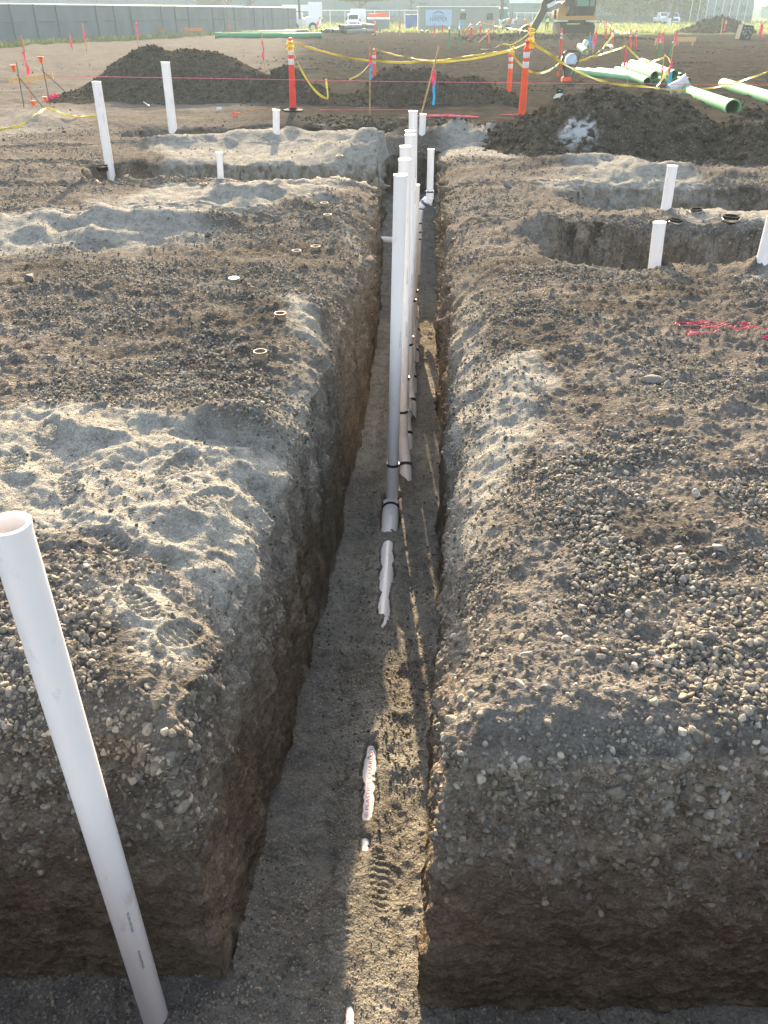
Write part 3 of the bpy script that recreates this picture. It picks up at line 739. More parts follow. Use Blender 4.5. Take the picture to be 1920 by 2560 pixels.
standpipe_px(596.5, 237, 597, 286, 15, 'short white pipe below the orange post with the black base')
standpipe_px(473.5, 329, 477, 386, 13, 'short narrow white pipe in the left side trench')
standpipe_px(1453, 358, 1438, 453, 22, 'white pipe leaning at the right between the two side pits')
standpipe_px(1425, 480, 1417, 546, 27, 'short soil-smeared white pipe at the lip of the nearer right side pit', Y=7.36)
standpipe_px(1672, 468, 1648, 562, 29, 'white pipe at the right edge of the photo rising from a little sand mound')
standpipe_px(914, 246, 912, 291, 14, 'small white pipe just right of the top of the tallest riser')
# the drain in the trench
o = empty('drain_pipe', (DR_A.x, DR_A.y, DR_A.z), 'half buried white drain pipe showing in patches along the trench floor', 'pipe')
a0 = Vector((0, 0, 0)); b0 = DR_B-DR_A
MB().pipe(a0, b0, DR_R, .006, 40).build('pipe_body', M_pvc, o, True)
u_ = (b0).normalized()
c0 = a0+u_*(DR_A.y-5.52)
hub = MB().pipe(c0-u_*.03, c0+u_*.42, DR_R+.010, .012, 40); hub.build('fitting', M_pvc, o, True)
MB().pipe(c0-u_*.06, c0-u_*.0, DR_R+.022, .02, 40).build('hub', M_pvc, o, True)
MB().pipe(c0+u_*.00, c0+u_*.016, DR_R+.0235, .012, 40).build('primer_ring', M_prim, o, True)
# red lettering printed along the bare stretch
vs, fs = text_mesh('CHARLOTTE', .05)
x0, x1 = min(v[0] for v in vs), max(v[0] for v in vs)
def wrap_text(s, y_from, y_to, h, m, parent, name='printed_text', th0=math.pi/2):
    vs, fs = text_mesh(s, .05); x0, x1 = min(v[0] for v in vs), max(v[0] for v in vs); h0, h1 = min(v[1] for v in vs), max(v[1] for v in vs)
    out = []
    for v in vs:
        y = y_from+(v[0]-x0)/(x1-x0)*(y_to-y_from); th = th0-((v[1]-(h0+h1)/2)/(h1-h0)*h)*-1/DR_R
        k = (DR_A.y-y)/(DR_A.y-DR_B.y); c = a0.lerp(b0, k)
        out.append(c+Vector((math.cos(th), 0, math.sin(th)))*(DR_R+.0012))
    MB().add(out, fs).build(name, m, parent)
wrap_text('CHARLOTTE', 2.76, 3.02, .020, M_red, o); wrap_text('\u00ae PLASTICS', 2.52, 2.74, .018, M_red, o)

# row of risers (bottom fittings run up the line)
def riser(ut, vt, Y, ub, zt_, r, label, zj=-1.1, cream=False, marks=None, wye=True):
    t = onY(ut, vt, Y); bx = (ub-UX)/FP*(Y*CP+(CAM_H+1.5)*SP)
    base = Vector((bx, Y+.01, -1.52))
    o = standpipe(t, base, r, label, group='row of white riser pipes standing in the trench', m=M_pvc2 if cream else None, marks=marks)
    tt, bb = t-base, Vector((0, 0, 0)); L = (tt-bb).length
    def at(z): return bb.lerp(tt, (z-base.z)/(tt.z))
    cm = M_pvc2 if cream else M_pvc
    MB().pipe(at(zj), at(zj-.30), r+.006, .012, 32).build('coupling', cm, o, True)
    MB().pipe(at(zj+.018), at(zj-.002), r+.0085, .008, 32).build('primer_ring', M_prim, o, True)
    if wye:
        MB().tube([at(-1.22)+Vector((0, 0, -.02)), at(-1.35)+Vector((.012, -.03, 0)), at(-1.48)+Vector((.03, -.12, 0)), at(-1.69)+Vector((.03, -.26, 0))], r+.010, 24).build('bend', cm, o, True)
        MB().pipe(at(-1.47)+Vector((.028, -.105, .01)), at(-1.485)+Vector((.029, -.125, .01)), r+.014, .01, 24).build('primer_ring', M_prim, o, True)
    return o
riser(865, 378, 5.6, 847, 0, .0445, 'nearest and thickest looking white riser of the trench row', zj=-1.22, wye=False, marks=[(.45, .12)])
riser(874, 344, 6.15, 868, 0, .0445, 'second white riser of the trench row, just behind the nearest', zj=-1.0, marks=[(.33, .16), (.5, .16)])
riser(875.5, 316, 6.75, 872, 0, .0445, 'third white riser of the trench row', zj=-.95, marks=[(.52, .12), (.63, .12)])
riser(885.5, 291, 7.5, 881, 0, .0445, 'fourth riser of the trench row, its rim just below that of the fifth', zj=-.9, marks=[(.5, .14)])
riser(885.5, 282, 8.1, 883, 0, .0445, 'fifth riser of the trench row, its rim peeping above the fourth', zj=-1.05)
riser(892.5, 240, 8.9, 889, 0, .0445, 'tallest white riser at the back of the trench row, top against the berm', zj=-.9, marks=[(.22, .2), (.32, .16)])
riser(899, 399, 9.6, 893, 0, .041, 'low cream riser to the right of the row, ending level with the sand', zj=-1.0, cream=True)
# cream branch line behind the row
o = empty('branch_pipe', (.41, 8.6, -1.5), 'cream coloured branch pipe with black jointed hubs along the right of the riser feet', 'pipe')
pA, pB = Vector((0, 1.4, .16)), Vector((-.20, -1.75, .02))
MB().pipe(pA, pB, .047, .006, 28).build('pipe_body', M_pvc2, o, True)
for t in (.12, .34, .52, .72, .90):
    c = pA.lerp(pB, t); dd = (pB-pA).normalized()
    MB().pipe(c-dd*.09, c+dd*.09, .058, .012, 28).build('hub', M_pvc2, o, True)
    ring(o, c+dd*.085, c+dd*.10, .5, .058, .014)
# elbowed side riser
Ys = 10.6
pts = [onY(931, 322, Ys), onY(928.5, 421, Ys), onY(921, 432, Ys), onY(908, 448, Ys), onY(905, 462, Ys), onY(904.5, 492, Ys)]
o = empty('elbow_pipe', (pts[-1].x, Ys, pts[-1].z-.5), 'bluish white pipe with a dog-leg of two elbows right of the riser row', 'pipe')
L = [p-Vector(o.location) for p in pts]; r = .042
MB().pipe(L[0], L[1]-Vector((0, 0, .02)), r, .005, 28).build('pipe_body', M_pvc, o, True)
MB().pipe(L[1]+Vector((0, 0, .04)), L[1]-Vector((0, 0, .05)), r+.007, .01, 28).build('hub', M_pvc, o, True)
bend = [L[1]-Vector((0, 0, .04)), L[1]-Vector((0, 0, .09)), L[2], L[3], L[4], L[4]-Vector((0, 0, .06))]
MB().tube(bend, r+.007, 24).build('elbow', M_pvc, o, True)
ring(o, L[1]+Vector((0, 0, .05)), L[1]+Vector((0, 0, .03)), .5, r+.006, .016)
ring(o, L[2], L[3], .30, r+.008, .014, M_purple); ring(o, L[2], L[3], .45, r+.008, .014); ring(o, L[3], L[4], .1, r+.008, .014)
MB().pipe(L[4]-Vector((0, 0, .02)), L[5]-Vector((0, 0, .6)), r, .005, 28).build('pipe_body', M_pvc, o, True)
for dz in (.10, .21, .30): ring(o, L[4]-Vector((0, 0, dz)), L[4]-Vector((0, 0, dz+.02)), .5, r+.002, .016)
# short stub from the left wall
p = place(838, 523)+Vector((0, 0, .05))
p2 = onY(868, 522, p.y)
o = empty('pipe_stub', p2, 'short white pipe stub lying across the far trench floor', 'pipe')
MB().pipe(p-p2+Vector((-.25, 0, 0)), Vector((.08, 0, 0)), .046, .005, 24).build('pipe_body', M_pvc, o, True)
MB().pipe(Vector((-.09, 0, 0)), Vector((-.05, 0, 0)), .054, .01, 24).build('hub', M_pvc, o, True)

# ---------------------------------------------------------------- rubber couplings and capped stub-ups
M_ring = None
def coupling(u, v, r, h, label, body, band=True, cap=False, tilt=(0, 0), n='coupling_ring'):
    p = place(u, v); o = empty(n, p-Vector((0, 0, .01)), label, 'pipe coupling', 'stub-up rings poking out of the ground', rot=(tilt[0], tilt[1], 0))
    w = r*.12; h = h*(.9 if body is M_rub else 1.4)
    prof_ = [(r, -.04), (r, h*.75), (r*1.05, h*.8), (r*1.05, h), (r-w, h), (r-w, h-.012), (r-w, -.04)]
    MB().lathe(prof_, 28, closed=True).build('sleeve', body, o, True)
    if band: MB().lathe([(r*1.03, h*.30), (r*1.05, h*.32), (r*1.05, h*.58), (r*1.03, h*.60), (r*.99, h*.60), (r*.99, h*.30)], 28, closed=True).build('clamp_band', M_ring if body is not M_rub else M_steel, o, True)
    if cap: MB().lathe([(.001, h-.004), (r*1.02, h-.002), (r*1.02, h+.006), (.001, h+.008)], 28).build('cap', M_pvc2, o, True)
    else: MB().lathe([(.001, h*.2), (r-w+.002, h*.2), (r-w+.002, h*.2-.004), (.001, h*.2-.004)], 24).build('plug', M_rub, o, True)
    return o
M_ring = mat('tan_stained_plastic', (.25, .20, .14), .7, dirt=(.10, .08, .055), dscale=20, damt=.45)
M_rust = mat('reddish_rubber', (.26, .12, .08), .6, bump=.3)
coupling(563.5, 778, .043, .050, 'cream ringed coupling with a dark opening, nearest on the left ground', M_ring)
coupling(606, 690, .041, .040, 'reddish coupling ring at the edge of a pale sand patch', M_rust)
coupling(506, 610, .043, .030, 'round stub-up closed with a cream cap', M_ring, cap=True)
coupling(641, 548, .042, .030, 'flat coupling ring left of its neighbour in the pair halfway down the left ground', M_ring)
coupling(682, 542, .044, .040, 'coupling ring right of its neighbour in the pair halfway down the left ground', M_ring)
coupling(708, 472, .042, .038, 'cream coupling ring, nearer of the two beside the bend of the trench lip', M_ring)
coupling(701, 446, .042, .036, 'cream coupling ring, farther of the two beside the bend of the trench lip', M_ring)
coupling(734, 341, .05, .03, 'cream coupling ring far off on the sand left of the risers', M_ring)
coupling(440, 402, .045, .03, 'coupling ring sunk in the sand ridge below the short narrow pipe', M_ring)
coupling(222, 368, .085, .05, 'black coupling at the foot of the tallest leaning pipe', M_rub)
coupling(1457, 484, .068, .065, 'black rubber coupling with a bright band, left of the three at the right', M_rub, tilt=(0, .1))
coupling(1504, 458, .068, .05, 'tilted black rubber coupling, farthest of the three at the right', M_rub, tilt=(0, -.12))
coupling(1577, 480, .085, .085, 'largest black rubber coupling, right of the other two at the right', M_rub)
# ---------------------------------------------------------------- site furniture
M_or = mat('orange_plastic', (.85, .085, .02), .45, var=.10, scale=8, dirt=(.30, .10, .06), dscale=8, damt=.35)
M_orr = mat('red_orange_plastic', (.75, .04, .03), .45, var=.10, scale=8, dirt=(.25, .06, .05), dscale=8, damt=.35)
M_refl = mat('reflective_white', (.62, .60, .58), .3, var=.12, scale=30, dirt=(.3, .25, .22), damt=.4)
M_grnpost = mat('green_post_plastic', (.02, .26, .11), .5, dirt=(.08, .16, .10), damt=.35)
M_wood = mat('lath_wood', (.46, .27, .12), .8, var=.2, scale=25, dirt=(.28, .16, .08), dscale=14, damt=.45)
M_pine = mat('pine_board', (.62, .40, .19), .8, var=.15, scale=20, dirt=(.40, .24, .11), damt=.4)
M_oldw = mat('orange_tinted_wood', (.50, .22, .10), .8, var=.2, scale=20)
M_pink = mat('pink_flagging', (.90, .06, .16), .5); M_cyan = mat('blue_flagging', (.02, .42, .75), .5)
M_capor = mat('orange_cap', (.85, .10, .03), .5); M_rebar = mat('rusty_steel', (.16, .12, .10), .7, metal=.4, var=.3, scale=50)
M_yel = mat('yellow_tape', (.78, .58, .07), .42, var=.10, scale=10); M_yel.use_backface_culling = False
M_string = mat('pink_string', (.75, .16, .20), .7)
def make_post(mt, bands=True, green=False):
    o = empty('channelizer_post', (0, 0, 0), '-', 'channelizer post')
    if green:
        MB().lathe([(.05, -.25), (.05, .9), (.048, 1.0)], 18).build('post', mt, o, True)
        MB().lathe([(.052, .93), (.054, .99), (.04, 1.04), (.02, 1.05)], 18).build('cap', M_refl, o, True)
        return o
    MB().lathe([(.062, -.15), (.060, .02), (.050, .62), (.048, .70), (.048, .86), (.050, .88), (.042, .905), (.03, .92)], 20).build('post', mt, o, True)
    MB().lathe([(.03, .91), (.022, .925), (.024, .95), (.036, .965), (.036, .985), (.022, 1.0)], 16).build('knob', mt, o, True)
    if bands:
        for a, b in ((.64, .72), (.77, .845)):
            MB().lathe([(.0505, a), (.0515, a+.005), (.0510, b-.005), (.0495, b)], 20).build('reflective_band', M_refl, o, True)
    return o
def make_base(o):
    MB().lathe([(.20, -.03), (.205, .0), (.19, .018), (.10, .034), (.07, .05), (.0, .05)], 8).build('base', M_rub, o)
post_o = make_post(M_or); post_r = make_post(M_orr); post_g = make_post(None or M_grnpost, green=True)
used = set()
def put_post(proto, ub, vb, ut, vt, label, group, wide=1.0, base=False, z0=None, Y=None):
    if proto.name in used: o = copy_tree(proto)
    else: o = proto; used.add(proto.name)
    b = place(ub, vb) if Y is None else onY(ub, vb, Y)
    t = onY(ut, vt, b.y); d = t-b
    o.location = b; o.rotation_mode = 'QUATERNION'; o.rotation_quaternion = d.to_track_quat('Z', 'X')
    k = d.length; o.scale = (k*wide, k*wide, k)
    tag(o, label, 'post' if proto is post_g else 'channelizer post', group)
    if base: make_base(o)
    return o
GRP = 'orange channelizer posts marking off the dig'
put_post(post_r, 633.5, 240, 627, 81, 'red-orange post with white bands standing on a black octagonal base', GRP, .88, base=True)
put_post(post_o, 1127, 250, 1140, 86, 'tall bright orange post with tape knotted at its head, nearest of the right-hand group', GRP, .95)
put_post(post_o, 1098, 221, 1105, 105, 'orange post close behind and left of the tallest bright orange one', GRP, .95)
put_post(post_o, 809, 190, 808, 106, 'short orange post directly behind the upright wooden stake', GRP, 1.05)
put_post(post_r, 1210, 124, 1214, 61, 'red post with two white bands beyond the compactor', GRP, 1.0)
put_post(post_r, 1152, 112, 1150.5, 66, 'red post right behind the head of the tallest bright orange one', GRP, 1.0)
put_post(post_r, 1143, 104, 1142.5, 53, 'red post wrapped in knotted yellow tape above the tallest bright orange one', GRP, 1.0)
put_post(post_r, 1015, 88.5, 1020, 45, 'leaning red post above the pair of green posts', GRP, 1.0)
put_post(post_r, 1036, 80, 1039, 42, 'red post from which yellow tape slants down before the grey site office', GRP, 1.0)
put_post(post_r, 1066, 71, 1067, 40, 'small far red post under the right end of the grey site office', GRP, 1.0)
put_post(post_r, 680, 66, 692, 36, 'strongly leaning far red post beside the dark utility pole', GRP, 1.2)
put_post(post_r, 810, 76, 810, 40, 'far red post on a white foot right of the black pipes', GRP, 1.2)
put_post(post_r, 1321, 110, 1326, 62, 'red post at the mouth of the short black pipe', GRP, 1.0)
put_post(post_r, 1361, 108, 1362.5, 63, 'red post left of its twin behind the green pipe stack', GRP, 1.0)
put_post(post_r, 1374, 109, 1373.5, 61, 'bright red post right of its twin behind the green pipe stack', GRP, 1.0)
put_post(post_r, 1308.5, 86, 1310, 47, 'far red post right of the excavator tracks', GRP, 1.0)
put_post(post_r, 1318.5, 78, 1322, 41, 'farthest thin red post beyond the excavator', GRP, .8)
put_post(post_r, 1564, 68, 1570, 41, 'far leaning red post in front of the distant dark heap', GRP, 1.2, Y=92)
GG = 'green marker posts'
put_post(post_g, 969.5, 108, 971, 61, 'dark green post, left one of the pair below the grey site office', GG, .9)
put_post(post_g, 991.5, 108, 992.5, 62, 'dark green post, right one of the pair below the grey site office', GG, .9)
put_post(post_g, 1423, 122, 1427, 91, 'green post, left one of the pair behind the green pipe stack', GG, 1.2)
put_post(post_g, 1446, 122, 1453.5, 91, 'green post, right leaning one of the pair behind the green pipe stack', GG, 1.2)

def ribbon_mesh(pts, w, parent=None, name='tape', m=None, tw=None, th=.0012, seg=14):
    # smooth path through pts, tape standing on edge with a slow twist
    P = [Vector(p) for p in pts]; path = []
    for i in range(len(P)-1):
        p0, p1, p2, p3 = P[max(i-1, 0)], P[i], P[i+1], P[min(i+2, len(P)-1)]
        for k in range(seg):
            t = k/seg
            path.append(.5*((2*p1)+(-p0+p2)*t+(2*p0-5*p1+4*p2-p3)*t*t+(-p0+3*p1-3*p2+p3)*t**3))
    path.append(P[-1]); n = len(path); vs, fs = [], []; fr = []
    s = 0
    for i, p in enumerate(path):
        t = (path[min(i+1, n-1)]-path[max(i-1, 0)]).normalized()
        up = Vector((0, 0, 1)); 
        if abs(t.z) > .95: up = Vector((1, 0, 0))
        side = t.cross(up).normalized(); up = side.cross(t)
        if i: s += (path[i]-path[i-1]).length
        a = tw(i/(n-1)) if tw else .55*math.sin(s*1.7)+.45*math.sin(s*4.7+1)+.2*math.sin(s*11)
        e = up*math.cos(a)+side*math.sin(a); nn = t.cross(e)
        fr.append((p, e, nn, s))
        for sg, q in ((1, 1), (1, -1), (-1, -1), (-1, 1)): vs.append(p+e*w/2*sg+nn*th*q)
    for i in range(n-1):
        for k in range(4):
            k2 = (k+1) % 4; fs.append((i*4+k, i*4+k2, (i+1)*4+k2, (i+1)*4+k))
    fs += [(3, 2, 1, 0), tuple(range(4*n-4, 4*n))]
    o = MB().add(vs, fs).build(name, m or M_yel, parent, False)
    return o, fr
def tape(pts, label, w=.07, tw=None, text=False, knots=(), group='yellow caution tapes strung round the dig'):
    w = w*.62
    o, fr = ribbon_mesh(pts, w, None, 'caution_tape', tw=tw)
    tag(o, label, 'caution tape', group)
    if text:
        L = fr[-1][3]; s0 = .4
        vs, fs = text_mesh('CAUTION  CUIDADO', .05)
        x0, x1 = min(v[0] for v in vs), max(v[0] for v in vs); h0, h1 = min(v[1] for v in vs), max(v[1] for v in vs)
        S = [f[3] for f in fr]; ln = w*9
        def at(s_, q, off):
            i = max(0, min(len(S)-2, int(np.searchsorted(S, s_))-1)); t = (s_-S[i])/max(1e-6, S[i+1]-S[i])
            p = fr[i][0].lerp(fr[i+1][0], t); e = fr[i][1].lerp(fr[i+1][1], t); nn = fr[i][2].lerp(fr[i+1][2], t)
            return p+e*q+nn*off
        while s0+ln < L-.2:
            for off in (-.0022, ):
                MB().add([at(s0+(v[0]-x0)/(x1-x0)*ln, -((v[1]-(h0+h1)/2)/(h1-h0))*w*.62*(-1), off) for v in vs], fs).build('printed_text', M_ink, o)
            s0 += ln+.25
    return o
TD = lambda u, v, Y: onY(u, v, Y)
tape([TD(632, 92, 19.6), TD(690, 109, 19.9), TD(750, 124, 20.2), TD(797, 131, 20.6)], 'yellow tape running right from the post with the black base to the upright wooden stake', .062, text=True)
tape([TD(797, 131, 20.6), TD(860, 135, 20.6), TD(905, 134, 20.4), TD(948, 134, 20.2), TD(1020, 127, 20.2), TD(1102, 110, 20.4)], 'yellow tape dipping past the leaning stake, lower of the two central runs', .075, text=True)
tape([TD(812, 107, 27), TD(850, 118, 26.5), TD(900, 128, 25.5), TD(948, 130, 24), TD(1030, 119, 23), TD(1100, 108, 22), TD(1140, 92, 20.6)], 'yellow tape rising to the tallest orange post, upper of the two central runs', .06)
tape([TD(634, 112, 19.5), TD(645, 140, 19.4), TD(665, 175, 19.3), TD(685, 200, 19.2), TD(703, 212, 19.2), TD(708, 208, 19.2), TD(704, 170, 19.3)], 'loose yellow tape tail hanging in a hook from the post with the black base', .085)
tape([TD(797, 140, 20.7), TD(780, 158, 20.9), TD(755, 172, 21.1)], 'short tail of tape dangling left of the upright wooden stake', .045)
tape([TD(1143, 90, 19.3), TD(1180, 112, 20), TD(1230, 145, 21), TD(1290, 172, 22), TD(1340, 183, 22.8), TD(1390, 187, 23.5), TD(1425, 191, 24)], 'long yellow tape slanting from the tallest orange post to the brown heap crest', .09, text=True)
tape([TD(1104, 112, 21.8), TD(1118, 132, 21.8), TD(1140, 152, 22.2), TD(1165, 158, 23), TD(1190, 150, 25), TD(1210, 134, 30), TD(1214, 122, 34)], 'yellow tape sagging in a loop below the tallest orange post', .09)
tape([TD(1236, 136, 31), TD(1270, 126, 30), TD(1310, 114, 28.5), TD(1353, 100, 27)], 'pale yellow tape running level from the compactor to the pink flagged lath', .09)
tape([TD(1353, 100, 27), TD(1368, 115, 28), TD(1385, 130, 29), TD(1399, 134, 29.5), TD(1418, 130, 29), TD(1434, 125, 28)], 'whitish tape sagging over the green pipe stack', .09)
tape([TD(1436, 119, 27.5), TD(1446, 130, 27), TD(1447, 144, 26.6), TD(1432, 168, 26), TD(1417, 190, 25.4)], 'crumpled yellow tape bunched around the lath at the green pipe stack', .14)
tape([TD(1417, 191, 25), TD(1480, 195, 24), TD(1556, 187, 23), TD(1610, 172, 22), TD(1670, 152, 21)], 'yellow tape rising to the right edge of the photo over the loose green pipes', .07)
tape([TD(1039, 48, 82), TD(1070, 56, 80), TD(1105, 62, 75), TD(1142, 68, 62)], 'distant yellow tape running right in front of the grey site office end', .16)
tape([TD(1146, 68, 56), TD(1130, 82, 56), TD(1105, 96, 56), TD(1085, 95, 56), TD(1062, 107, 54), TD(1038, 107, 54)], 'pale tape trailing along the dark earth right of the green posts', .13)
tape([TD(1018, 50, 70), TD(1005, 65, 75), TD(995, 73, 90)], 'short far tape slanting left behind the green posts', .12)
tape([TD(1038, 46, 82), TD(1018, 62, 86), TD(996, 73, 92)], 'whitish far tape slanting from the red post before the site office', .12)
tape([TD(1299, 43, 88), TD(1318, 57, 78), TD(1336, 70, 66), TD(1350, 72, 60), TD(1372, 66, 53)], 'yellow tape sagging between the red posts right of the excavator', .22)
tape([TD(1325, 74, 51), TD(1312, 92, 50), TD(1299, 108, 49), TD(1290, 114, 48)], 'broad pale yellow tape slanting by the short black pipe', .22)
tape([place(-30, 287)+Vector((0, 0, .02)), place(40, 276)+Vector((0, 0, .03)), place(80, 262)+Vector((0, 0, .10)), place(108, 250)+Vector((0, 0, .14)), place(150, 256)+Vector((0, 0, .05)), place(185, 256)+Vector((0, 0, .03)), place(208, 254)+Vector((0, 0, .03))], 'yellow tape lying on the sand at the left edge of the photo', .06)
# knots round the heads of posts
def knot(u, v, Y, r, label, n=26):
    c = onY(u, v, Y); pts = []
    rr = random.Random(int(u*7+v))
    for i in range(n):
        a = i*1.35; pts.append(c+Vector((math.cos(a)*r*rr.uniform(.7, 1.2), math.sin(a)*r*rr.uniform(.7, 1.2), (i/n-.5)*r*2.6+rr.uniform(-.3, .3)*r)))
    o, _ = ribbon_mesh(pts, .035, None, 'tape_knot', seg=5); tag(o, label, 'caution tape', 'knots of yellow tape')
knot(1147, 92, 19.9, .075, 'knot of yellow tape round the head of the tallest orange post', 34)
knot(626, 98, 19.5, .075, 'loop of yellow tape round the head of the post with the black base', 20)
knot(1106, 108, 20.6, .055, 'knot of yellow tape on the post left of the tallest orange one', 16)
knot(1149, 68, 29, .09, 'knot of yellow tape on the farther red post above the tallest orange one', 18)

# ---------------------------------------------------------------- stakes and laths
def flag(parent, p, m, ln, w=.03, seed=0, name='flagging_ribbon'):
    rr = random.Random(seed); pts = [p]
    for i in range(4): pts.append(p+Vector((rr.uniform(-.02, .03), rr.uniform(-.02, .02), -ln*(i+1)/4)))
    ribbon_mesh(pts, w, parent, name, m, seg=5)
def stake(ub, vb, ut, vt, label, w=.03, t=.012, m=None, flags=(), group='wooden stakes and laths', name='wooden_stake', Y=None, cat='stake'):
    b = place(ub, vb) if Y is None else onY(ub, vb, Y); tp = onY(ut, vt, b.y)
    o = empty(name, b, label, cat, group); d = tp-b
    MB().bar(-d*.1, d, w, t).build('lath', m or M_wood, o)
    for k, (f, fm, ln, fw) in enumerate(flags):
        flag(o, d*f+Vector((0, -t-.01, 0))+Vector(((k % 2)*.03-.0, -.01*k, 0)), fm, ln, fw, seed=int(ub)+k)
    return o
stake(799, 250, 798.5, 88, 'upright wooden stake with pink and blue ribbons in front of the berm', .045, .03, m=M_wood,
      flags=[(.80, M_pink, .22, .05), (.70, M_cyan, .28, .05)], group='tall wooden stakes by the berm')
stake(906, 262, 949, 100, 'leaning wooden stake with pink, blue and orange ribbons behind the risers', .045, .03, m=M_wood,
      flags=[(.72, M_pink, .26, .06), (.70, M_cyan, .62, .05), (.70, M_pink, .40, .04), (.70, M_capor, .2, .04)], group='tall wooden stakes by the berm')
stake(71, 228, 46, 78, 'tall lath with a long pink ribbon behind the left batter board', .035, .02, m=M_oldw, flags=[(.78, M_pink, .45, .07)])
stake(573, 165, 565, 70, 'thin lath with a pink ribbon in front of the left end of the green pipes', .04, .02, flags=[(.80, M_pink, .55, .07)])
for (a, b_, c, d_, l) in [(188, 112, 178, 52, 'far lath with a pink flag, second from the left against the screened fence'), (157, 104, 150, 72, 'short far lath with a pink flag at the foot of the dark fence pole'),
                          (299, 104, 294, 47, 'far lath with a pink flag against the middle of the screened fence'), (54, 110, 50, 86, 'leftmost far short stake before the fence grass'),
                          (495, 80, 494, 46, 'far lath with a pink flag above the right orange trestle')]:
    stake(a, b_, c, d_, l, .09, .05, m=M_wood, flags=[(.92, M_pink, .7, .13)] if 'pink' in l else ())
stake(1356, 186, 1352, 92, 'thin lath with a bright pink ribbon beside the left end of the green pipe stack', .028, .014, flags=[(.86, M_pink, .45, .06)], Y=26.5)
stake(1441, 192, 1455, 94, 'lath with a hot pink ribbon and a blue one standing in the green pipe stack', .03, .014, flags=[(.62, M_pink, .30, .08), (.38, M_cyan, .50, .09)], Y=25.5)
stake(1424, 192, 1436, 117, 'short lath with pink and blue ribbons left of its taller neighbour in the pipe stack', .028, .014, flags=[(.66, M_pink, .3, .05)], Y=25.8)
stake(1280.5, 116, 1292.5, 37, 'leaning lath with a red flag right of the pale bent pipes', .06, .04, flags=[(.58, M_pink, .6, .12)], m=M_wood)
stake(1274, 107, 1275.5, 70, 'short stake with a blue flag, left of two beside the leaning red-flagged lath', .04, .03, flags=[(.75, M_cyan, .5, .11)])
stake(1279, 106, 1282, 74, 'short stake with blue and pink flags, right of two beside the leaning lath', .04, .03, flags=[(.85, M_pink, .4, .09), (.7, M_cyan, .4, .09)])
stake(937, 85, 938.5, 51, 'thin dark lath with a red flag left of the green posts', .05, .04, m=M_rebar, flags=[(.75, M_pink, .6, .13)])
stake(956, 76, 956, 52, 'short far stake with a red flag before the middle of the site office', .06, .05, flags=[(.9, M_pink, .5, .14)])
stake(863, 79, 863.5, 3, 'tall thin pole with a red flag between the container and the digger', .07, .06, flags=[(.45, M_pink, .6, .18)])
stake(1419.5, 106, 1425, 67, 'stake with red flag behind the left green post of the right-hand pair', .06, .04, flags=[(.9, M_pink, .5, .12)])
stake(1432, 105, 1432.5, 69, 'red flagged stake just behind the right green post of the right-hand pair', .05, .04, m=M_oldw, flags=[(.95, M_pink, .5, .12)])
stake(1465, 101, 1461, 69, 'red flagged stake at the left end of the far yellow board', .05, .04, flags=[(.95, M_pink, .6, .13)])
stake(1557.5, 71, 1561.5, 41, 'thin bare stake left of the leaning red post before the distant heap', .10, .06, Y=90)
stake(1645.5, 86, 1646, 49, 'stake with a red cross flag near the right edge of the photo', .08, .06, flags=[(.9, M_pink, .8, .25), (.15, M_pink, .4, .2)])
stake(1035, 92, 1058, 70, 'wooden stick leaning over beside the pale orange barricade post', .09, .06)
stake(1057, 93, 1055.5, 63, 'pale orange post right of the leaning wooden stick', .2, .1, m=M_capor)
for k, (a, b_, c, d_, l) in enumerate([(992.5, 68, 992.5, 43, 'tiny far stake with a white flag before the left window of the site office'), (1000, 68, 1000, 42, 'tiny far stake with a blue flag before the left window of the site office')]):
    stake(a, b_, c, d_, l, .07, .06, flags=[(.95, M_cyan if k else M_refl, .8, .16)])

# batter board at the left
pL = place(35, 230); Yb = pL.y
o = empty('batter_board', pL, 'pine batter board on rusty steel pins with orange caps at the far left', 'batter board')
q = lambda u, v, dy=0: onY(u, v, Yb+dy)-pL
MB().bar(q(20, 176, -.02), q(114, 164, .05), .03, .115).build('board', M_pine, o)
for a, b_ in (((35, 134), (52, 232)), ((88, 122), (108, 226))):
    MB().tube([q(*a, -.05), q(*b_, -.05)], .011, 8).build('steel_pin', M_rebar, o, True)
for a, b_ in (((35, 160), (93, 232)), ((89, 150), (167, 222))):
    MB().tube([q(*a, -.08), q(*b_, -.25)], .010, 8).build('brace_pin', M_rebar, o, True)
for (u, v) in ((27, 142), (86, 124)):
    c = q(u+1, v, -.05)
    mb = MB(); mb.lathe([(.075, .0), (.08, .006), (.075, .016), (.03, .014), (.001, .014)], 16, c); mb.lathe([(.05, -.004), (.035, -.06), (.028, -.12), (.001, -.12)], 14, c)
    mb.build('safety_cap', M_capor, o, True)
for (u, v) in ((72, 226), (98, 217)):
    MB().lathe([(.04, .0), (.04, .05), (.055, .10), (.03, .10)], 12, q(u, v, -.1)+Vector((0, 0, -.02))).build('safety_cap', M_capor, o, True)
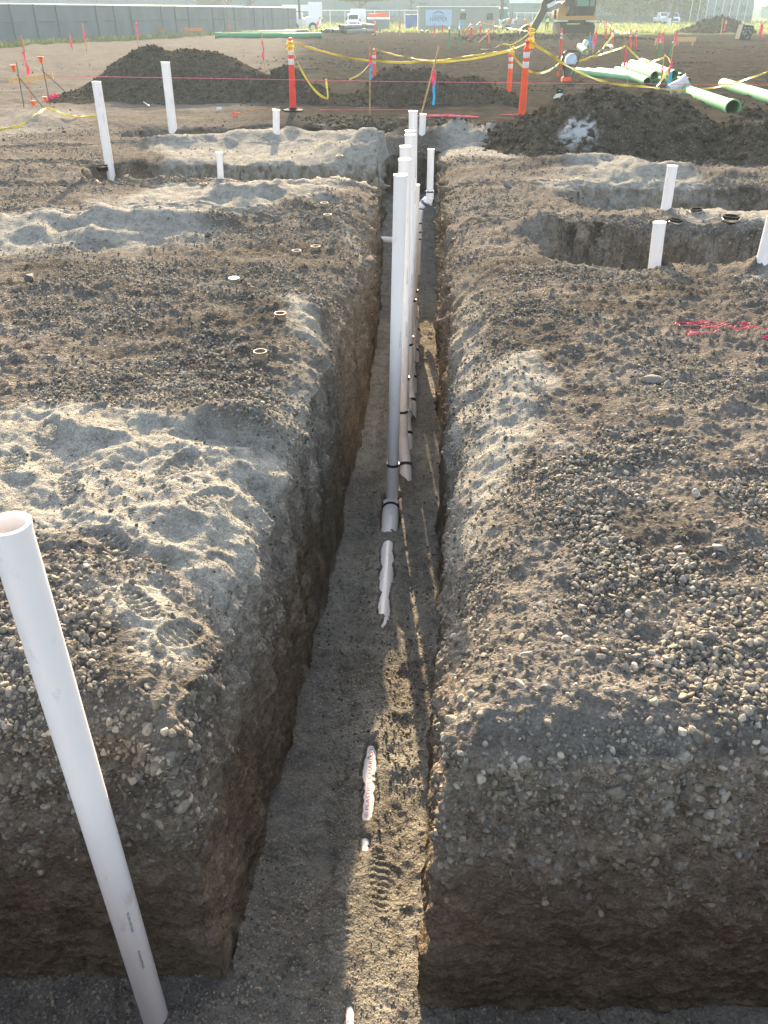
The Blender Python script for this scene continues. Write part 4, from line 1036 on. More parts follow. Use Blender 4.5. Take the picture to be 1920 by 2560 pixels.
# heap of pink flagging at its foot
def tangle(u, v, wx, wy, h, n, label, m, r=.004, seed=3, name='string_tangle', cat='string', zoff=.012):
    rr = random.Random(seed); c = place(u, v); pts = []
    x, y, vx, vy = 0, 0, 1, 0; ang = 0
    for i in range(n):
        ang += rr.uniform(-1.3, 1.3); x += math.cos(ang)*wx*.16; y += math.sin(ang)*wy*.16
        if abs(x) > wx: x *= .8; ang += 2
        if abs(y) > wy: y *= .8; ang += 2
        gz = ground_z(c.x+x, c.y+y)
        pts.append(Vector((x, y, gz-c.z+zoff+rr.uniform(0, h)*max(0, 1-(x*x/wx/wx+y*y/wy/wy)))))
    P = []
    for i in range(len(pts)-1):
        p0, p1, p2, p3 = pts[max(i-1, 0)], pts[i], pts[i+1], pts[min(i+2, len(pts)-1)]
        for k in range(5):
            t = k/5; P.append(.5*((2*p1)+(-p0+p2)*t+(2*p0-5*p1+4*p2-p3)*t*t+(-p0+3*p1-3*p2+p3)*t**3))
    o = MB().tube(P, r, 5).build(name, m, None, True); o.location = c; tag(o, label, cat); return o
tangle(120, 218, .22, .10, .16, 150, 'crumpled hot pink flagging at the foot of the left batter board', M_pink, .016, 5, 'flagging_heap', 'flagging')
M_pstr = mat('bright_pink_string', (.95, .06, .15), .6)
tangle(1560, 712, .32, .15, .03, 95, 'bright pink mason line tangled on the gravel at the right', M_pstr, .0017, 7)
tangle(1620, 732, .22, .06, .02, 40, 'loose end of pink mason line beside the main tangle at the right edge', M_pstr, .0018, 12)
tangle(960, 254, .75, .14, .03, 160, 'tangle of pink string on the ground behind the small pipe and leaning stake', M_string, .007, 9, zoff=.03)
tangle(1160, 250, .9, .12, .02, 70, 'thin pink string scattered right of the tallest orange post', M_string, .005, 10, zoff=.03)
# lines strung across the site
def line(pts, r, label, m):
    o = MB().tube(pts, r, 6).build('string_line', m, None, True); tag(o, label, 'string line'); return o
line([onY(115, 164, 19.4), onY(500, 170, 19.3), onY(830, 176, 19.25), onY(1240, 180, 19.2), onY(1700, 184, 19.1)], .0055, 'taut pink string stretched across the whole site from the left batter board', M_string)
line([place(690, 243)+Vector((0, 0, .05)), place(790, 243)+Vector((0, 0, .05)), place(890, 244)+Vector((0, 0, .07))], .006, 'short pink string just above the ground by the upright stake', M_pstr)
line([place(500, 252)+Vector((0, 0, .05)), place(555, 246)+Vector((0, 0, .08)), place(605, 240)+Vector((0, 0, .08))], .010, 'thin pinkish rod lying from the orange flower-like cap', M_oldw)
def litter(u, v, r, label, m, name='litter', cat='litter', n=9, seed=1):
    rr = random.Random(seed); c = place(u, v); mb = MB()
    for i in range(n):
        a = rr.uniform(0, 6.28); b_ = Vector((rr.uniform(-1, 1)*r*.5, rr.uniform(-.5, .5)*r, 0)); w = r*rr.uniform(.35, .7)
        e1_ = Vector((math.cos(a), .3*math.sin(a), rr.uniform(.1, .9))).normalized()*w; e2_ = Vector((-math.sin(a)*.6, math.cos(a)*.5, rr.uniform(-.3, .5)))*w
        mb.add([b_, b_+e1_, b_+e1_+e2_, b_+e2_*.8+Vector((0, 0, w*.4))], [(0, 1, 2), (0, 2, 3)])
    o = mb.build(name, m); o.location = c+Vector((0, 0, .02)); sol = o.modifiers.new('s', 'SOLIDIFY'); sol.thickness = .003; tag(o, label, cat); return o
M_wrap = mat('pale_blue_plastic', (.60, .72, .80), .4)
litter(473, 240, .11, 'crumpled pale blue plastic wrapper in front of the left heap', M_wrap)
litter(508, 252, .09, 'orange crumpled cap on the ground left of the black post base', M_capor, 'orange_cap', 'cap', 14, 4)
litter(1195-6, 242, .05, 'scrap of white paper by the post on the small mound', M_refl, seed=8)
litter(613, 160, .10, 'orange whisker flag and white scrap on the slope behind the berm', M_capor, seed=9)
b1 = place(303, 222); b2 = place(323, 232)
o = MB().tube([b1+Vector((0, 0, .07)), b2+Vector((0, 0, .03))], .014, 10).build('plastic_rod', M_pvc, None, True); tag(o, 'thin white rod lying in front of the left heap', 'rod')

# far orange trestles and yellow board
def trestle(u0, v0, u1, label, Y, brd=None):
    b = onY((u0+u1)/2, v0, Y); b.z = ground_z(b.x, b.y); k = pxm(Y); w = (u1-u0)*k
    o = empty('batter_board', b, label, 'batter board', 'far batter boards')
    for s in (-1, 1):
        MB().bar((s*w*.40, 0, -.2), (s*w*.40+.04, 0, 20*pv(Y)), .12, .08).build('stake', M_oldw, o)
    MB().bar((-w*.5, -.08, 15*pv(Y)), (w*.5, -.08, 15.5*pv(Y)), .06, .26).build('board', M_oldw if brd is None else brd, o)
    return o
trestle(328, 81, 356, 'orange wooden trestle board, left of the two before the screened fence', gY(81))
trestle(400, 80, 440, 'orange wooden trestle board, right of the two before the screened fence', gY(80))
trestle(1453, 100, 1500, 'long yellow batter board beyond the green pipe stack', gY(100), M_pine)
trestle(1413, 100, 1428, 'short cream batter board beyond the green pipe stack', gY(100), M_pine)
trestle(995, 84, 1030, 'far orange board low behind the red posts before the site office', gY(84))
# ---------------------------------------------------------------- plastic sewer pipes lying about
M_green = mat('green_sewer_pipe', (.17, .42, .21), .6, var=.05, dirt=(.26, .36, .22), damt=.40, spec=.15)
M_green2 = mat('deep_green_pipe', (.02, .25, .12), .6, var=.06, spec=.15)
M_pale = mat('pale_green_fitting', (.38, .52, .38), .5, var=.05)
M_blk = mat('black_corrugated_plastic', (.022, .023, .025), .45, var=.1)
M_grpipe = mat('grey_pipe', (.16, .18, .18), .5)
def lying(a, b, r, label, group, m, name='sewer_pipe', bell=None, wall=.012, cat='pipe'):
    a, b = Vector(a), Vector(b); o = empty(name, a, label, cat, group)
    d = b-a
    MB().pipe((0, 0, 0), d, r, wall, 36).build('pipe_body', m, o, True)
    if bell:
        dn = d.normalized(); e = d if bell > 0 else Vector((0, 0, 0)); s = -1 if bell > 0 else 1
        MB().pipe(e+dn*s*abs(bell), e-dn*s*.02, r*1.10, r*.12, 36).build('bell_end', m, o, True)
        MB().pipe(e+dn*s*.0, e-dn*s*.05, r*1.14, r*.16, 36).build('bell_lip', m, o, True)
    return o
GS = 'green sewer pipes in the right-hand stack'
def seg(u0, v0, u1, v1, Y0, Y1): return onY(u0, v0, Y0), onY(u1, v1, Y1)
for args, lab in [((1333, 152, 1398.7, 177, 32.0, 27.2), 'frontmost and leftmost green pipe of the stack behind the brown heap'),
                  ((1349, 143.5, 1414, 164, 32.8, 27.6), 'second green pipe from the left, top layer of the stack'),
                  ((1364, 137, 1456.6, 161, 34.2, 27.4), 'long third green pipe lying across the top of the stack'),
                  ((1386, 133, 1470, 168, 36, 28.6), 'green pipe furthest back in the stack, under the whitish tape')]:
    a, b = seg(*args); lying(a, b, .128, lab, GS, M_green, bell=None)
for (u, v, lab) in ((1429, 177, 'green pipe in the bottom layer of the stack, below the crumpled tape'), (1487, 177, 'green pipe at the right end of the bottom layer of the stack'), (1459, 178, 'green pipe in the middle of the bottom layer, its dark mouth showing')):
    b = onY(u, v, 27.6); a = b+Vector((-1.6, 5.2, 0)); lying(a, b, .125, lab, GS, M_green)
a, b = onY(1478, 195, 24.8), onY(1582, 232, 19.6)
lying(a, b, .148, 'single big green pipe with a belled mouth pointing at the viewer', 'loose green sewer pipes', M_green, bell=.22)
a, b = onY(1562, 181.5, 26.3), onY(1700, 223, 20.6)
lying(a, b, .15, 'green pipe cut off by the right edge of the photo', 'loose green sewer pipes', M_green)
# whitish wye fitting leaning on the loose pipe
c = onY(1467, 192, 24.6); o = empty('wye_fitting', c, 'dusty white wye fitting at the upper end of the big belled green pipe', 'pipe fitting')
M_wfit = mat('dusty_white_plastic', (.66, .62, .62), .45, dirt=(.40, .36, .34), damt=.45)
MB().pipe((-.25, .0, -.02), (.16, -.05, .20), .14, .012, 28).build('barrel', M_wfit, o, True)
MB().pipe((.10, -.03, .15), (.19, -.06, .22), .18, .02, 28).build('hub', M_wfit, o, True)
MB().tube([(-.05, -.02, .05), (.02, -.10, -.10), (.05, -.12, -.24)], .10, 20).build('branch', M_wfit, o, True)
# pale bent pieces, middle distance
Yb2 = gY(117)
o = empty('bent_pipe', onY(1259, 112, Yb2), 'pale green bent pipe lying in the dark dug earth', 'pipe fitting')
q = lambda u, v, dy=0: onY(u, v, Yb2+dy)-Vector(o.location)
MB().pipe(q(1252, 101, .8), q(1265, 112, -.4), .17, .02, 24).build('barrel', M_pale, o, True); MB().pipe(q(1266, 91, .9), q(1260, 104, .5), .15, .02, 24).build('branch', M_pale, o, True)
o = lying(onY(1318, 104, 52), onY(1310, 108.5, 49.6), .20, 'short black pipe with a wide mouth under the yellow tape', None, M_blk, name='culvert_pipe')
# wye sticking out of the hole right of the orange post
p = place(1208, 245); o = empty('wye_fitting', p, 'pale green wye fitting with a white tag in the hollow left of the brown heap', 'pipe fitting')
MB().pipe((0, .22, .30), (.02, -.05, .02), .125, .012, 28).build('barrel', M_pale, o, True)
MB().lathe([(.11, .0), (.11, .03), (.001, .03)], 24, (0, .22, .33)).build('cap', M_rub, o, True)
MB().lathe([(.07, 0), (.06, .03), (.03, .045), (.001, .045)], 16, (.17, -.12, .0)).build('tag', M_refl, o, True)
MB().tube([(.02, .0, .24), (.06, -.05, .16), (.14, -.12, .04)], .014, 8).build('tag_string', M_refl, o, True)
M_aq = mat('aqua_paint', (.20, .55, .52), .6)
p = place(1206, 216); o = empty('sewer_riser', p, 'black plug with aqua marks standing just above the pale wye fitting', 'pipe fitting')
MB().pipe((0, 0, -.12), (0, 0, .26), .08, .012, 20).build('riser', M_rub, o, True)
for z in (.02, .12, .22): MB().box((-.01, -.083, z), (.06, .006, .02)).build('aqua_mark', M_aq, o)

# far left green pipes, then the black and grey stack
GL = 'deep green pipes laid out at the far left'
Yg = gY(82.5)
def flat(u0, v0, u1, v1, Y, r, label, group, m, bell=0): return lying(onY(u0, v0, Y), onY(u1, v1, Y), r, label, group, m, bell=bell, wall=.03)
kk = pv(Yg)
flat(466, 76.5, 560, 76.5, Yg, 5.9*kk, 'deep green pipe, left length of the long row at the far left', GL, M_green2, bell=-.5)
flat(556, 76.5, 694, 76.5, Yg+.8, 5.9*kk, 'deep green pipe, right length of the long row at the far left', GL, M_green2, bell=.4)
flat(520, 72.5, 640, 72.5, Yg+1.6, 5.8*kk, 'deep green pipe behind the seam of the long front row', GL, M_green2)
lying(onY(610, 77, Yg-.7), onY(694, 76, Yg-.4), 5.6*kk, 'deep green pipe at the right front of the long row', GL, M_green2, wall=.03)
flat(539, 71, 665, 67, 90, 3.6*pv(90), 'long pale-topped corrugated pipe resting behind the green row', 'black corrugated pipes', M_grpipe)
GB = 'black corrugated pipes'
def corr(u0, v0, u1, v1, Y, r_px, label, m):
    a, b = onY(u0, v0, Y-2.5), onY(u1, v1, Y); r = r_px*pv(Y); o = empty('drainage_pipe', a, label, 'pipe', GB)
    n = 26; d = b-a; pts = [d*(i/(n*2)) for i in range(n*2+1)]; rs = [r*(1.0 if i % 2 else .93) for i in range(n*2+1)]
    MB().tube(pts, rs, 20, cap=False).build('pipe_body', m, o, True)
    MB().pipe(-d.normalized()*.05, d.normalized()*.4, r*1.02, r*.12, 20).build('mouth_rim', M_blk, o, True)
    return o
corr(735, 58, 780, 57.5, 94, 5.0, 'black drainage pipe on the top left of the far pile, mouth towards the viewer', M_grpipe)
corr(776, 54, 808, 57, 97, 4.6, 'grey drainage pipe on the top right of the far pile', M_grpipe)
corr(704, 66.5, 742, 65, 94, 4.8, 'black drainage pipe at the lower left of the far pile', M_grpipe)
corr(720, 67.5, 758, 66, 93, 4.5, 'black drainage pipe second from left along the bottom of the far pile', M_blk)
corr(741, 68.5, 788, 66.5, 94, 5.2, 'light grey drainage pipe in the middle of the far pile bottom row', M_grpipe)
corr(786, 67, 808, 66, 97, 4.8, 'dull drainage pipe at the lower right end of the far pile', M_grpipe)
corr(696, 68, 716, 67, 96, 4.0, 'small black drainage pipe at the extreme left of the far pile', M_blk)
for u, l in ((891, 'leftmost'), (900, 'second'), (909, 'third'), (918, 'last')):
    corr(u, 69, u+5, 68, 104, 3.2, 'black pipe end in the low row before the site office, %s from the left' % l, M_blk)

# ---------------------------------------------------------------- rammer (trench compactor)
Yr = gY(180); b = onY(1226, 180, Yr); o = empty('trench_rammer', (b.x, b.y, b.z), 'upright trench rammer with silver engine, black handle frame and orange shoe guard', 'compactor')
M_eng = mat('engine_silver', (.34, .38, .44), .35, metal=.5); M_belw = mat('brown_bellows', (.17, .13, .10), .6); M_frame = mat('black_frame', (.02, .02, .022), .4)
kp = pxm(Yr)
X = lambda u, v, dy=0: Vector(((u-1226)*kp, dy, (180-v)*Yr*.80/FP))
MB().box(X(1222, 177), (.26, .36, .05)).build('shoe', M_rebar, o, bevel=.012)
MB().box(X(1222, 171), (.30, .26, .12), taper=.9).build('shoe_guard', M_capor, o, bevel=.015)
prof_ = []
for i in range(15): prof_.append((.105+.035*(i/14)+(.010 if i % 2 else 0), .15+.36*i/14))
MB().lathe(prof_, 20, X(1223, 178)).build('bellows', M_belw, o, True)
MB().box(X(1227, 131), (.36, .34, .24), taper=.8).build('engine', M_eng, o, bevel=.03)
MB().box(X(1227, 123), (.26, .26, .10), taper=.7).build('fuel_tank', M_eng, o, bevel=.03)
for s in (-1, 1):
    MB().tube([X(1226, 150)+Vector((s*.17, .0, 0)), X(1226, 132)+Vector((s*.25, -.05, 0)), X(1227, 117)+Vector((s*.25, -.1, 0)), X(1227, 114)+Vector((s*.18, -.1, 0)), X(1227, 113)+Vector((0, -.1, 0))], .018, 10).build('handle', M_frame, o, True)
    MB().tube([X(1225, 165)+Vector((s*.11, -.12, 0)), X(1225, 150)+Vector((s*.17, -.12, 0)), X(1226, 136)+Vector((s*.19, -.14, 0))], .014, 8).build('frame_bar', M_frame, o, True)
MB().tube([X(1207, 137), X(1206, 152), X(1203, 160)], .012, 8).build('strap', M_capor, o, True)
MB().box(X(1204, 160), (.08, .03, .12), Matrix.Rotation(.3, 3, 'Y')).build('hang_tag', M_capor, o, bevel=.01)

# ---------------------------------------------------------------- excavator
Ye = gY(74.5); ke = pxm(Ye, 1)
be = onY(1236, 73, Ye); zg = be.z
ex = empty('excavator', (be.x, Ye, zg), 'yellow tracked excavator with its arm reaching down to the left', 'excavator')
E = lambda u, v, dy=0: Vector(((u-1236)*ke, dy, (74.5-v)*pv(Ye)))
M_ey = mat('excavator_yellow', (.42, .20, .03), .45, dirt=(.30, .22, .14), damt=.4); M_ed = mat('excavator_dark', (.022, .022, .022), .75, dirt=(.07, .06, .05), damt=.35, spec=.15)
M_glass = mat('cab_glass', (.06, .20, .13), .12, spec=.6); M_ew = mat('dusty_white_metal', (.62, .62, .60), .5)
for s in (-1, 1):
    pr = [(s*0+x_, z_) for x_, z_ in ()]
    xs = s*1.32
    pts = [(-2.1, .35), (-1.8, .02), (1.8, .02), (2.1, .35), (2.1, .62), (1.8, .92), (-1.8, .92), (-2.1, .62)]
    tm = MB(); n = len(pts)
    vs = [(xs-.32, y, z) for y, z in pts]+[(xs+.32, y, z) for y, z in pts]
    tm.add(vs, [tuple(range(n)), tuple(range(2*n-1, n-1, -1))]+[(i, i+n, (i+1) % n+n, (i+1) % n) for i in range(n)])
    for i in range(22):
        y = -1.85+i*.176
        tm.box((xs, y, .95), (.66, .05, .05)); tm.box((xs, y, -.005), (.66, .05, .05))
    for z in (.2, .4, .6, .8): tm.box((xs, -2.1-.0, z), (.66, .05, .05))
    tm.build('track', M_ed, ex)
MB().box((0, 0, .55), (2.0, 2.2, .5)).build('undercarriage', M_ed, ex, bevel=.04)
MB().box((0, -2.35, .42), (3.3, .12, .72)).build('dozer_blade', M_ed, ex, bevel=.03)
MB().box((0, 0, 1.02), (2.6, 2.4, .26)).build('turntable', M_ed, ex, bevel=.03)
MB().prism([(E(1196, 0).x, 1.18), (E(1276, 0).x, 1.18), (E(1277, 0).x, 1.52), (E(1195, 0).x, 1.52)], -1.5, 2.2).build('body_skirt', M_ey, ex, bevel=.04)
MB().prism([(E(1195, 0).x, 1.53), (E(1214, 0).x, 1.53), (E(1214, 0).x, 2.75), (E(1204, 0).x, 2.7), (E(1197, 0).x, 2.3)], -1.3, 2.2).build('side_panel', M_ey, ex, bevel=.06)
MB().box((E(1276, 0).x-.05, .3, 2.15), (.18, 2.6, 1.25)).build('side_panel', M_ey, ex, bevel=.05)
MB().prism([(-1.4, 1.53), (1.6, 1.53), (1.6, 2.6), (-1.4, 2.6)], .9, 2.3).build('counterweight', M_ey, ex, bevel=.08)
cabx0, cabx1 = E(1232, 0).x, E(1272, 0).x
MB().box(((cabx0+cabx1)/2, -.45, 1.95), (cabx1-cabx0-.1, 1.7, .8)).build('cab_base', M_ed, ex, bevel=.03)
cab = MB()
for x_ in (cabx0, (cabx0+cabx1)/2+.35, cabx1):
    cab.box((x_, -1.3, 2.8), (.10, .10, 2.0)); cab.box((x_, .45, 2.8), (.10, .10, 2.0))
cab.box(((cabx0+cabx1)/2, -.42, 3.84), (cabx1-cabx0+.2, 1.95, .14)); cab.box(((cabx0+cabx1)/2, -1.3, 1.72), (cabx1-cabx0, .1, .12))
cab.build('cab_frame', M_ed, ex)
MB().box(((cabx0+cabx1)/2, -1.27, 2.85), (cabx1-cabx0-.1, .03, 1.8)).build('windscreen', M_glass, ex)
MB().box((cabx1-.02, -.42, 2.85), (.03, 1.6, 1.8)).build('side_window', M_glass, ex)
MB().box((E(1243, 0).x, -.6, 2.2), (.5, .5, 1.0)).build('seat', M_ed, ex, bevel=.08)
MB().prism([(E(1216, 0).x, 1.5), (E(1230, 0).x, 1.5), (E(1229, 0).x, 2.9), (E(1218, 0).x, 2.9)], -1.5, .6).build('boom_foot', M_ed, ex, bevel=.04)
bm_ = MB()
bm_.prism([(E(0, 0).x*0+E(1217, 0).x, 2.3), (E(1230, 0).x, 2.3), (E(1226, 0).x, 4.4), (E(1208, 0).x, 5.6), (E(1190, 0).x, 5.3), (E(1205, 0).x, 4.6), (E(1214, 0).x, 4.0)], -1.9, -1.35)
bm_.build('boom', M_ed, ex, bevel=.04)
MB().bar(E(1181, 22, -1.6), E(1208, 12, -1.6), .34, .5).build('arm_cylinder', M_grpipe, ex)
MB().box(E(1187, 12, -1.95), (.9, .03, .34), Matrix.Rotation(-.42, 3, 'Y')).build('name_plate', M_ew, ex)
stick = MB().prism([(E(1180, 0).x, E(0, -18).z), (E(1203, 0).x, E(0, -18).z), (E(1203, 0).x, E(0, -2).z), (E(1183, 0).x, E(0, 20).z), (E(1158, 0).x, E(0, 70).z), (E(1148, 0).x, E(0, 67).z), (E(1149, 0).x, E(0, 56).z), (E(1165, 0).x, E(0, 22).z), (E(1166, 0).x, E(0, 8).z)], -1.95, -1.45)
stick.build('stick', M_ed, ex, bevel=.04)
MB().bar(E(1198, -8, -1.3), E(1160, 54, -1.3), .16).build('bucket_cylinder', M_grpipe, ex)
bk = MB().prism([(E(1154, 0).x, E(0, 70).z), (E(1150, 0).x, E(0, 60).z), (E(1138, 0).x, E(0, 54).z), (E(1128, 0).x, E(0, 60).z), (E(1123, 0).x, E(0, 76).z), (E(1128, 0).x, E(0, 78).z), (E(1134, 0).x, E(0, 70).z), (E(1146, 0).x, E(0, 73).z)], -2.3, -1.1)
bk.build('bucket', M_ed, ex, bevel=.05)
for s in (-1.9, 1.2):
    MB().box((s+.35, -1.6, 1.10), (1.3, .5, .10)).build('catwalk', M_ew, ex, bevel=.02)
MB().box(E(1190, 33, -1.2), (.22, .12, .75)).build('mirror', M_ed, ex, bevel=.03); MB().tube([E(1190, 30, -1.2), E(1205, 30, -1.2)], .03, 8).build('mirror_arm', M_ed, ex)

for ch in ex.children:
    if ch.name.split('.')[0] in ('boom', 'stick', 'bucket', 'bucket_cylinder', 'arm_cylinder', 'name_plate'): ch.location.x -= .42
# ---------------------------------------------------------------- the worker
def skinned(name, verts, edges, radii, m, parent, sub=2, root=0):
    me = bpy.data.meshes.new(name); me.from_pydata(verts, edges, []); o = bpy.data.objects.new(name, me); finish(o, m, parent)
    sk = o.modifiers.new('skin', 'SKIN'); me.skin_vertices or None
    for i, r_ in enumerate(radii):
        r_ = (r_, r_) if isinstance(r_, (int, float)) else r_
        me.skin_vertices[0].data[i].radius = r_; me.skin_vertices[0].data[i].use_root = (i == root)
    sb = o.modifiers.new('sub', 'SUBSURF'); sb.levels = sub; sb.render_levels = sub
    return o
M_skin = mat('skin', (.36, .20, .14), .55); M_shirt = mat('dark_workwear', (.06, .065, .085), .8); M_vest = mat('hi_vis_yellow', (.50, .85, .05), .6); M_hat = mat('hard_hat_orange', (.80, .12, .03), .4)
wp = onZ(1180, 68.4, 0); wp.z = ground_z(wp.x, wp.y)
w_ = empty('person', wp, 'worker in yellow hi-vis vest and orange helmet left of the excavator, hands at the face', 'person', rot=(0, 0, .15))
w_.scale = (1.03,)*3
V = [(0,0,.95),(0,0,1.12),(0,0,1.32),(0,0,1.46),(0,-.01,1.55),(0,-.02,1.63),(0,-.02,1.72),
     (-.10,0,.90),(-.13,.01,.50),(-.15,.02,.09),(-.16,-.10,.04),(.10,0,.90),(.14,.01,.50),(.17,.02,.09),(.19,-.10,.04),
     (-.19,0,1.42),(-.27,-.08,1.16),(-.13,-.24,1.38),(.19,0,1.42),(.27,-.08,1.16),(.12,-.24,1.42)]
Ed = [(0,1),(1,2),(2,3),(3,4),(4,5),(5,6),(0,7),(7,8),(8,9),(9,10),(0,11),(11,12),(12,13),(13,14),(3,15),(15,16),(16,17),(3,18),(18,19),(19,20)]
Rr = [(.15,.11),(.14,.10),(.17,.11),(.12,.08),.055,(.08,.10),(.07,.09),.095,.065,.045,.04,.095,.065,.045,.04,.065,.045,.032,.065,.045,.032]
skinned('body', V, Ed, Rr, M_shirt, w_)
for s, hp in ((-1, (-.11, -.26, 1.41)), (1, (.10, -.26, 1.45))):
    hv = [hp]; he = []; hr = [.038]
    for k in range(5):
        a = (k-2)*.018; i0 = len(hv)
        hv += [(hp[0]+a, hp[1]-.01, hp[2]+.06), (hp[0]+a*1.2, hp[1]+.01, hp[2]+.095-.008*abs(k-2))]; he += [(0, i0), (i0, i0+1)]; hr += [.010, .008]
    skinned('hand', hv, he, hr, M_skin, w_, 1)
MB().lathe([(.001, 1.53), (.05, 1.54), (.078, 1.60), (.088, 1.66), (.085, 1.72), (.05, 1.77), (.001, 1.78)], 18, (0, -.025, 0)).build('head', M_skin, w_, True)
MB().lathe([(.135, 1.70), (.14, 1.712), (.112, 1.72), (.11, 1.76), (.085, 1.81), (.04, 1.835), (.001, 1.84)], 20, (0, -.02, 0)).build('helmet', M_hat, w_, True)
MB().lathe([(.21, .98), (.215, 1.15), (.225, 1.30), (.21, 1.34), (.195, 1.34), (.19, .98)], 20, closed=True).build('vest', M_vest, w_, True).scale = (1, .72, 1)
for z in (1.02, 1.16): MB().lathe([(.2185, z), (.2190, z+.05), (.20, z+.05), (.20, z)], 20, closed=True).build('reflective_band', M_refl, w_, True).scale = (1, .73, 1)
MB().lathe([(.10, .86), (.13, .9), (.13, .93)], 8)
for x_ in (-.16, .18):
    MB().box((x_, -.06, .03), (.11, .28, .10)).build('boot', M_frame, w_, bevel=.02)
# ---------------------------------------------------------------- far surroundings
M_ofc = mat('office_grey', (.27, .285, .27), .7, var=.04); M_blue = mat('sign_blue', (.34, .47, .62), .5, var=.03); M_logo = mat('sign_lettering', (.07, .10, .14), .5)
M_white = mat('white_metal', (.78, .78, .76), .5); M_dkglass = mat('dark_window', (.05, .06, .06), .15); M_pole = mat('weathered_pole', (.10, .085, .075), .8)
M_wall = mat('tilt_up_wall', (.15, .20, .235), .9, var=.02, scale=.02); M_walld = mat('warehouse_vent', (.09, .12, .14), .9)
def box_at(u0, u1, v0, v1, Y, dep, m, name, parent, bevel=0, org=None, dy=0):
    a, b = onY(u0, v1, Y), onY(u1, v0, Y)
    o = MB().box(((a.x+b.x)/2, Y+dy+dep/2, (a.z+b.z)/2), (abs(b.x-a.x), dep, abs(b.z-a.z))).build(name, m, None, bevel=bevel)
    if parent is not None:
        o.parent = parent; o.location = -Vector(parent.location)
    return o
# site office with the HARPER sign
Yo = gY(66.5); z0 = ground_z(onY(990, 66, Yo).x, Yo)
c = onY(990, 62, Yo); of = empty('site_office', (c.x, Yo, z0), 'long grey portable site office with a blue HARPER sign', 'site office')
box_at(903, 1078, 15, 66, Yo, 3.2, M_ofc, 'wall', of)
box_at(902, 1079, 13.2, 15.4, Yo-.1, 3.4, M_white, 'roof_edge', of)
sg = box_at(919, 976.5, 21, 55.5, Yo-.08, .06, M_blue, 'sign', of)
k = pxm(Yo)
def on_sign(vs, fs, cx, cz, s, m, nm='lettering', y=Yo-.10):
    o = MB().add([(cx+v[0]*s, y, cz+v[1]*s) for v in vs], fs).build(nm, m, sg)
    o.location = -Vector(of.location)+Vector(of.location)
    return o
cx = onY(947, 42, Yo).x; cz = onY(947, 42, Yo).z
vs, fs = text_mesh('HARPER', 1.0); w = max(v[0] for v in vs)-min(v[0] for v in vs); s = 37*k/w
MB().add([(cx+v[0]*s, Yo-.095, cz+v[1]*s*1.15) for v in vs], fs).build('lettering', M_logo, sg)
for j, (zz, wid) in enumerate(((27.5, 16), (30.0, 26), (34.5, 26))):
    mb = MB()
    zc = onY(947, zz, Yo).z; hw = wid*k/2; t = 1.1*k
    if j < 2: 
        for sgn in (-1, 1): mb.add([(cx, Yo-.095, zc+3.0*k), (cx, Yo-.095, zc+3.0*k+t), (cx+sgn*hw, Yo-.095, zc-.2*k+t), (cx+sgn*hw, Yo-.095, zc-.2*k)], [(0, 1, 2, 3)])
    else:
        for q_ in (0, 1): mb.add([(cx-hw, Yo-.095, zc-q_*2*t), (cx+hw, Yo-.095, zc-q_*2*t), (cx+hw, Yo-.095, zc-q_*2*t+t*.7), (cx-hw, Yo-.095, zc-q_*2*t+t*.7)], [(0, 1, 2, 3)])
    mb.build('emblem', M_logo, sg)
for (u0, u1, v0, v1) in ((993, 1008.5, 27.5, 43), (1050.5, 1066, 27.5, 43)):
    f = box_at(u0, u1, v0, v1, Yo-.05, .1, M_ofc, 'window', of); box_at(u0+1, u1-1, v0+1, v1-1, Yo-.08, .1, M_dkglass, 'pane', f).location = (0, 0, 0)
box_at(996, 1004, 20, 24, Yo-.3, .3, M_white, 'air_unit', of)
# screened fence on the left
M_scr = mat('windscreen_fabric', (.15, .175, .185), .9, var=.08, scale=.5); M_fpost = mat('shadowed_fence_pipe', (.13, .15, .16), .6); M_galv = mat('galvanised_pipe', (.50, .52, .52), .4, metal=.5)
fA, fB = Vector((-31.2, 40.5, 0)), onZ(640, 65.5, 0)
fn = empty('screened_fence', ((fA.x+fB.x)/2, (fA.y+fB.y)/2, 0), 'long fence covered with blue-grey windscreen fabric at the far left', 'fence')
fo = Vector(fn.location); dF = fB-fA; nP = 30; hF = 2.35
zt_ = lambda t: hF-.05*t
sn = 240; vs, fs = [], []
for i in range(sn+1):
    t = i/sn; p = fA.lerp(fB, t); off = .10*math.sin(t*nP*math.pi)**2*math.sin(i*.5)
    for j in range(9):
        vs.append((p.x-fo.x+off*math.sin(j/8*math.pi), p.y-fo.y-off*math.sin(j/8*math.pi), .05+(zt_(t)-.08)*j/8))
for i in range(sn):
    for j in range(8): fs.append((i*9+j, (i+1)*9+j, (i+1)*9+j+1, i*9+j+1))
so = MB().add(vs, fs).build('windscreen', M_scr, fn, True)
nrm_ = Vector((dF.y, -dF.x, 0)).normalized()
for i in range(nP+1):
    p = fA.lerp(fB, i/nP)-fo; p.z = 0; side = -1 if i % 4 else 1
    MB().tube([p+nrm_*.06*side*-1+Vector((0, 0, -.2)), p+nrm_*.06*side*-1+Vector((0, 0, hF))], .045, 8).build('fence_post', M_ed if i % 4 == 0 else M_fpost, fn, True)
for z in (hF+.01, 1.35): MB().tube([fA-fo+Vector((0, 0, z))-nrm_*.0, fB-fo+Vector((0, 0, z-fB.z*0))], .035, 8).build('rail', M_white if z > 2 else M_fpost, fn, True)
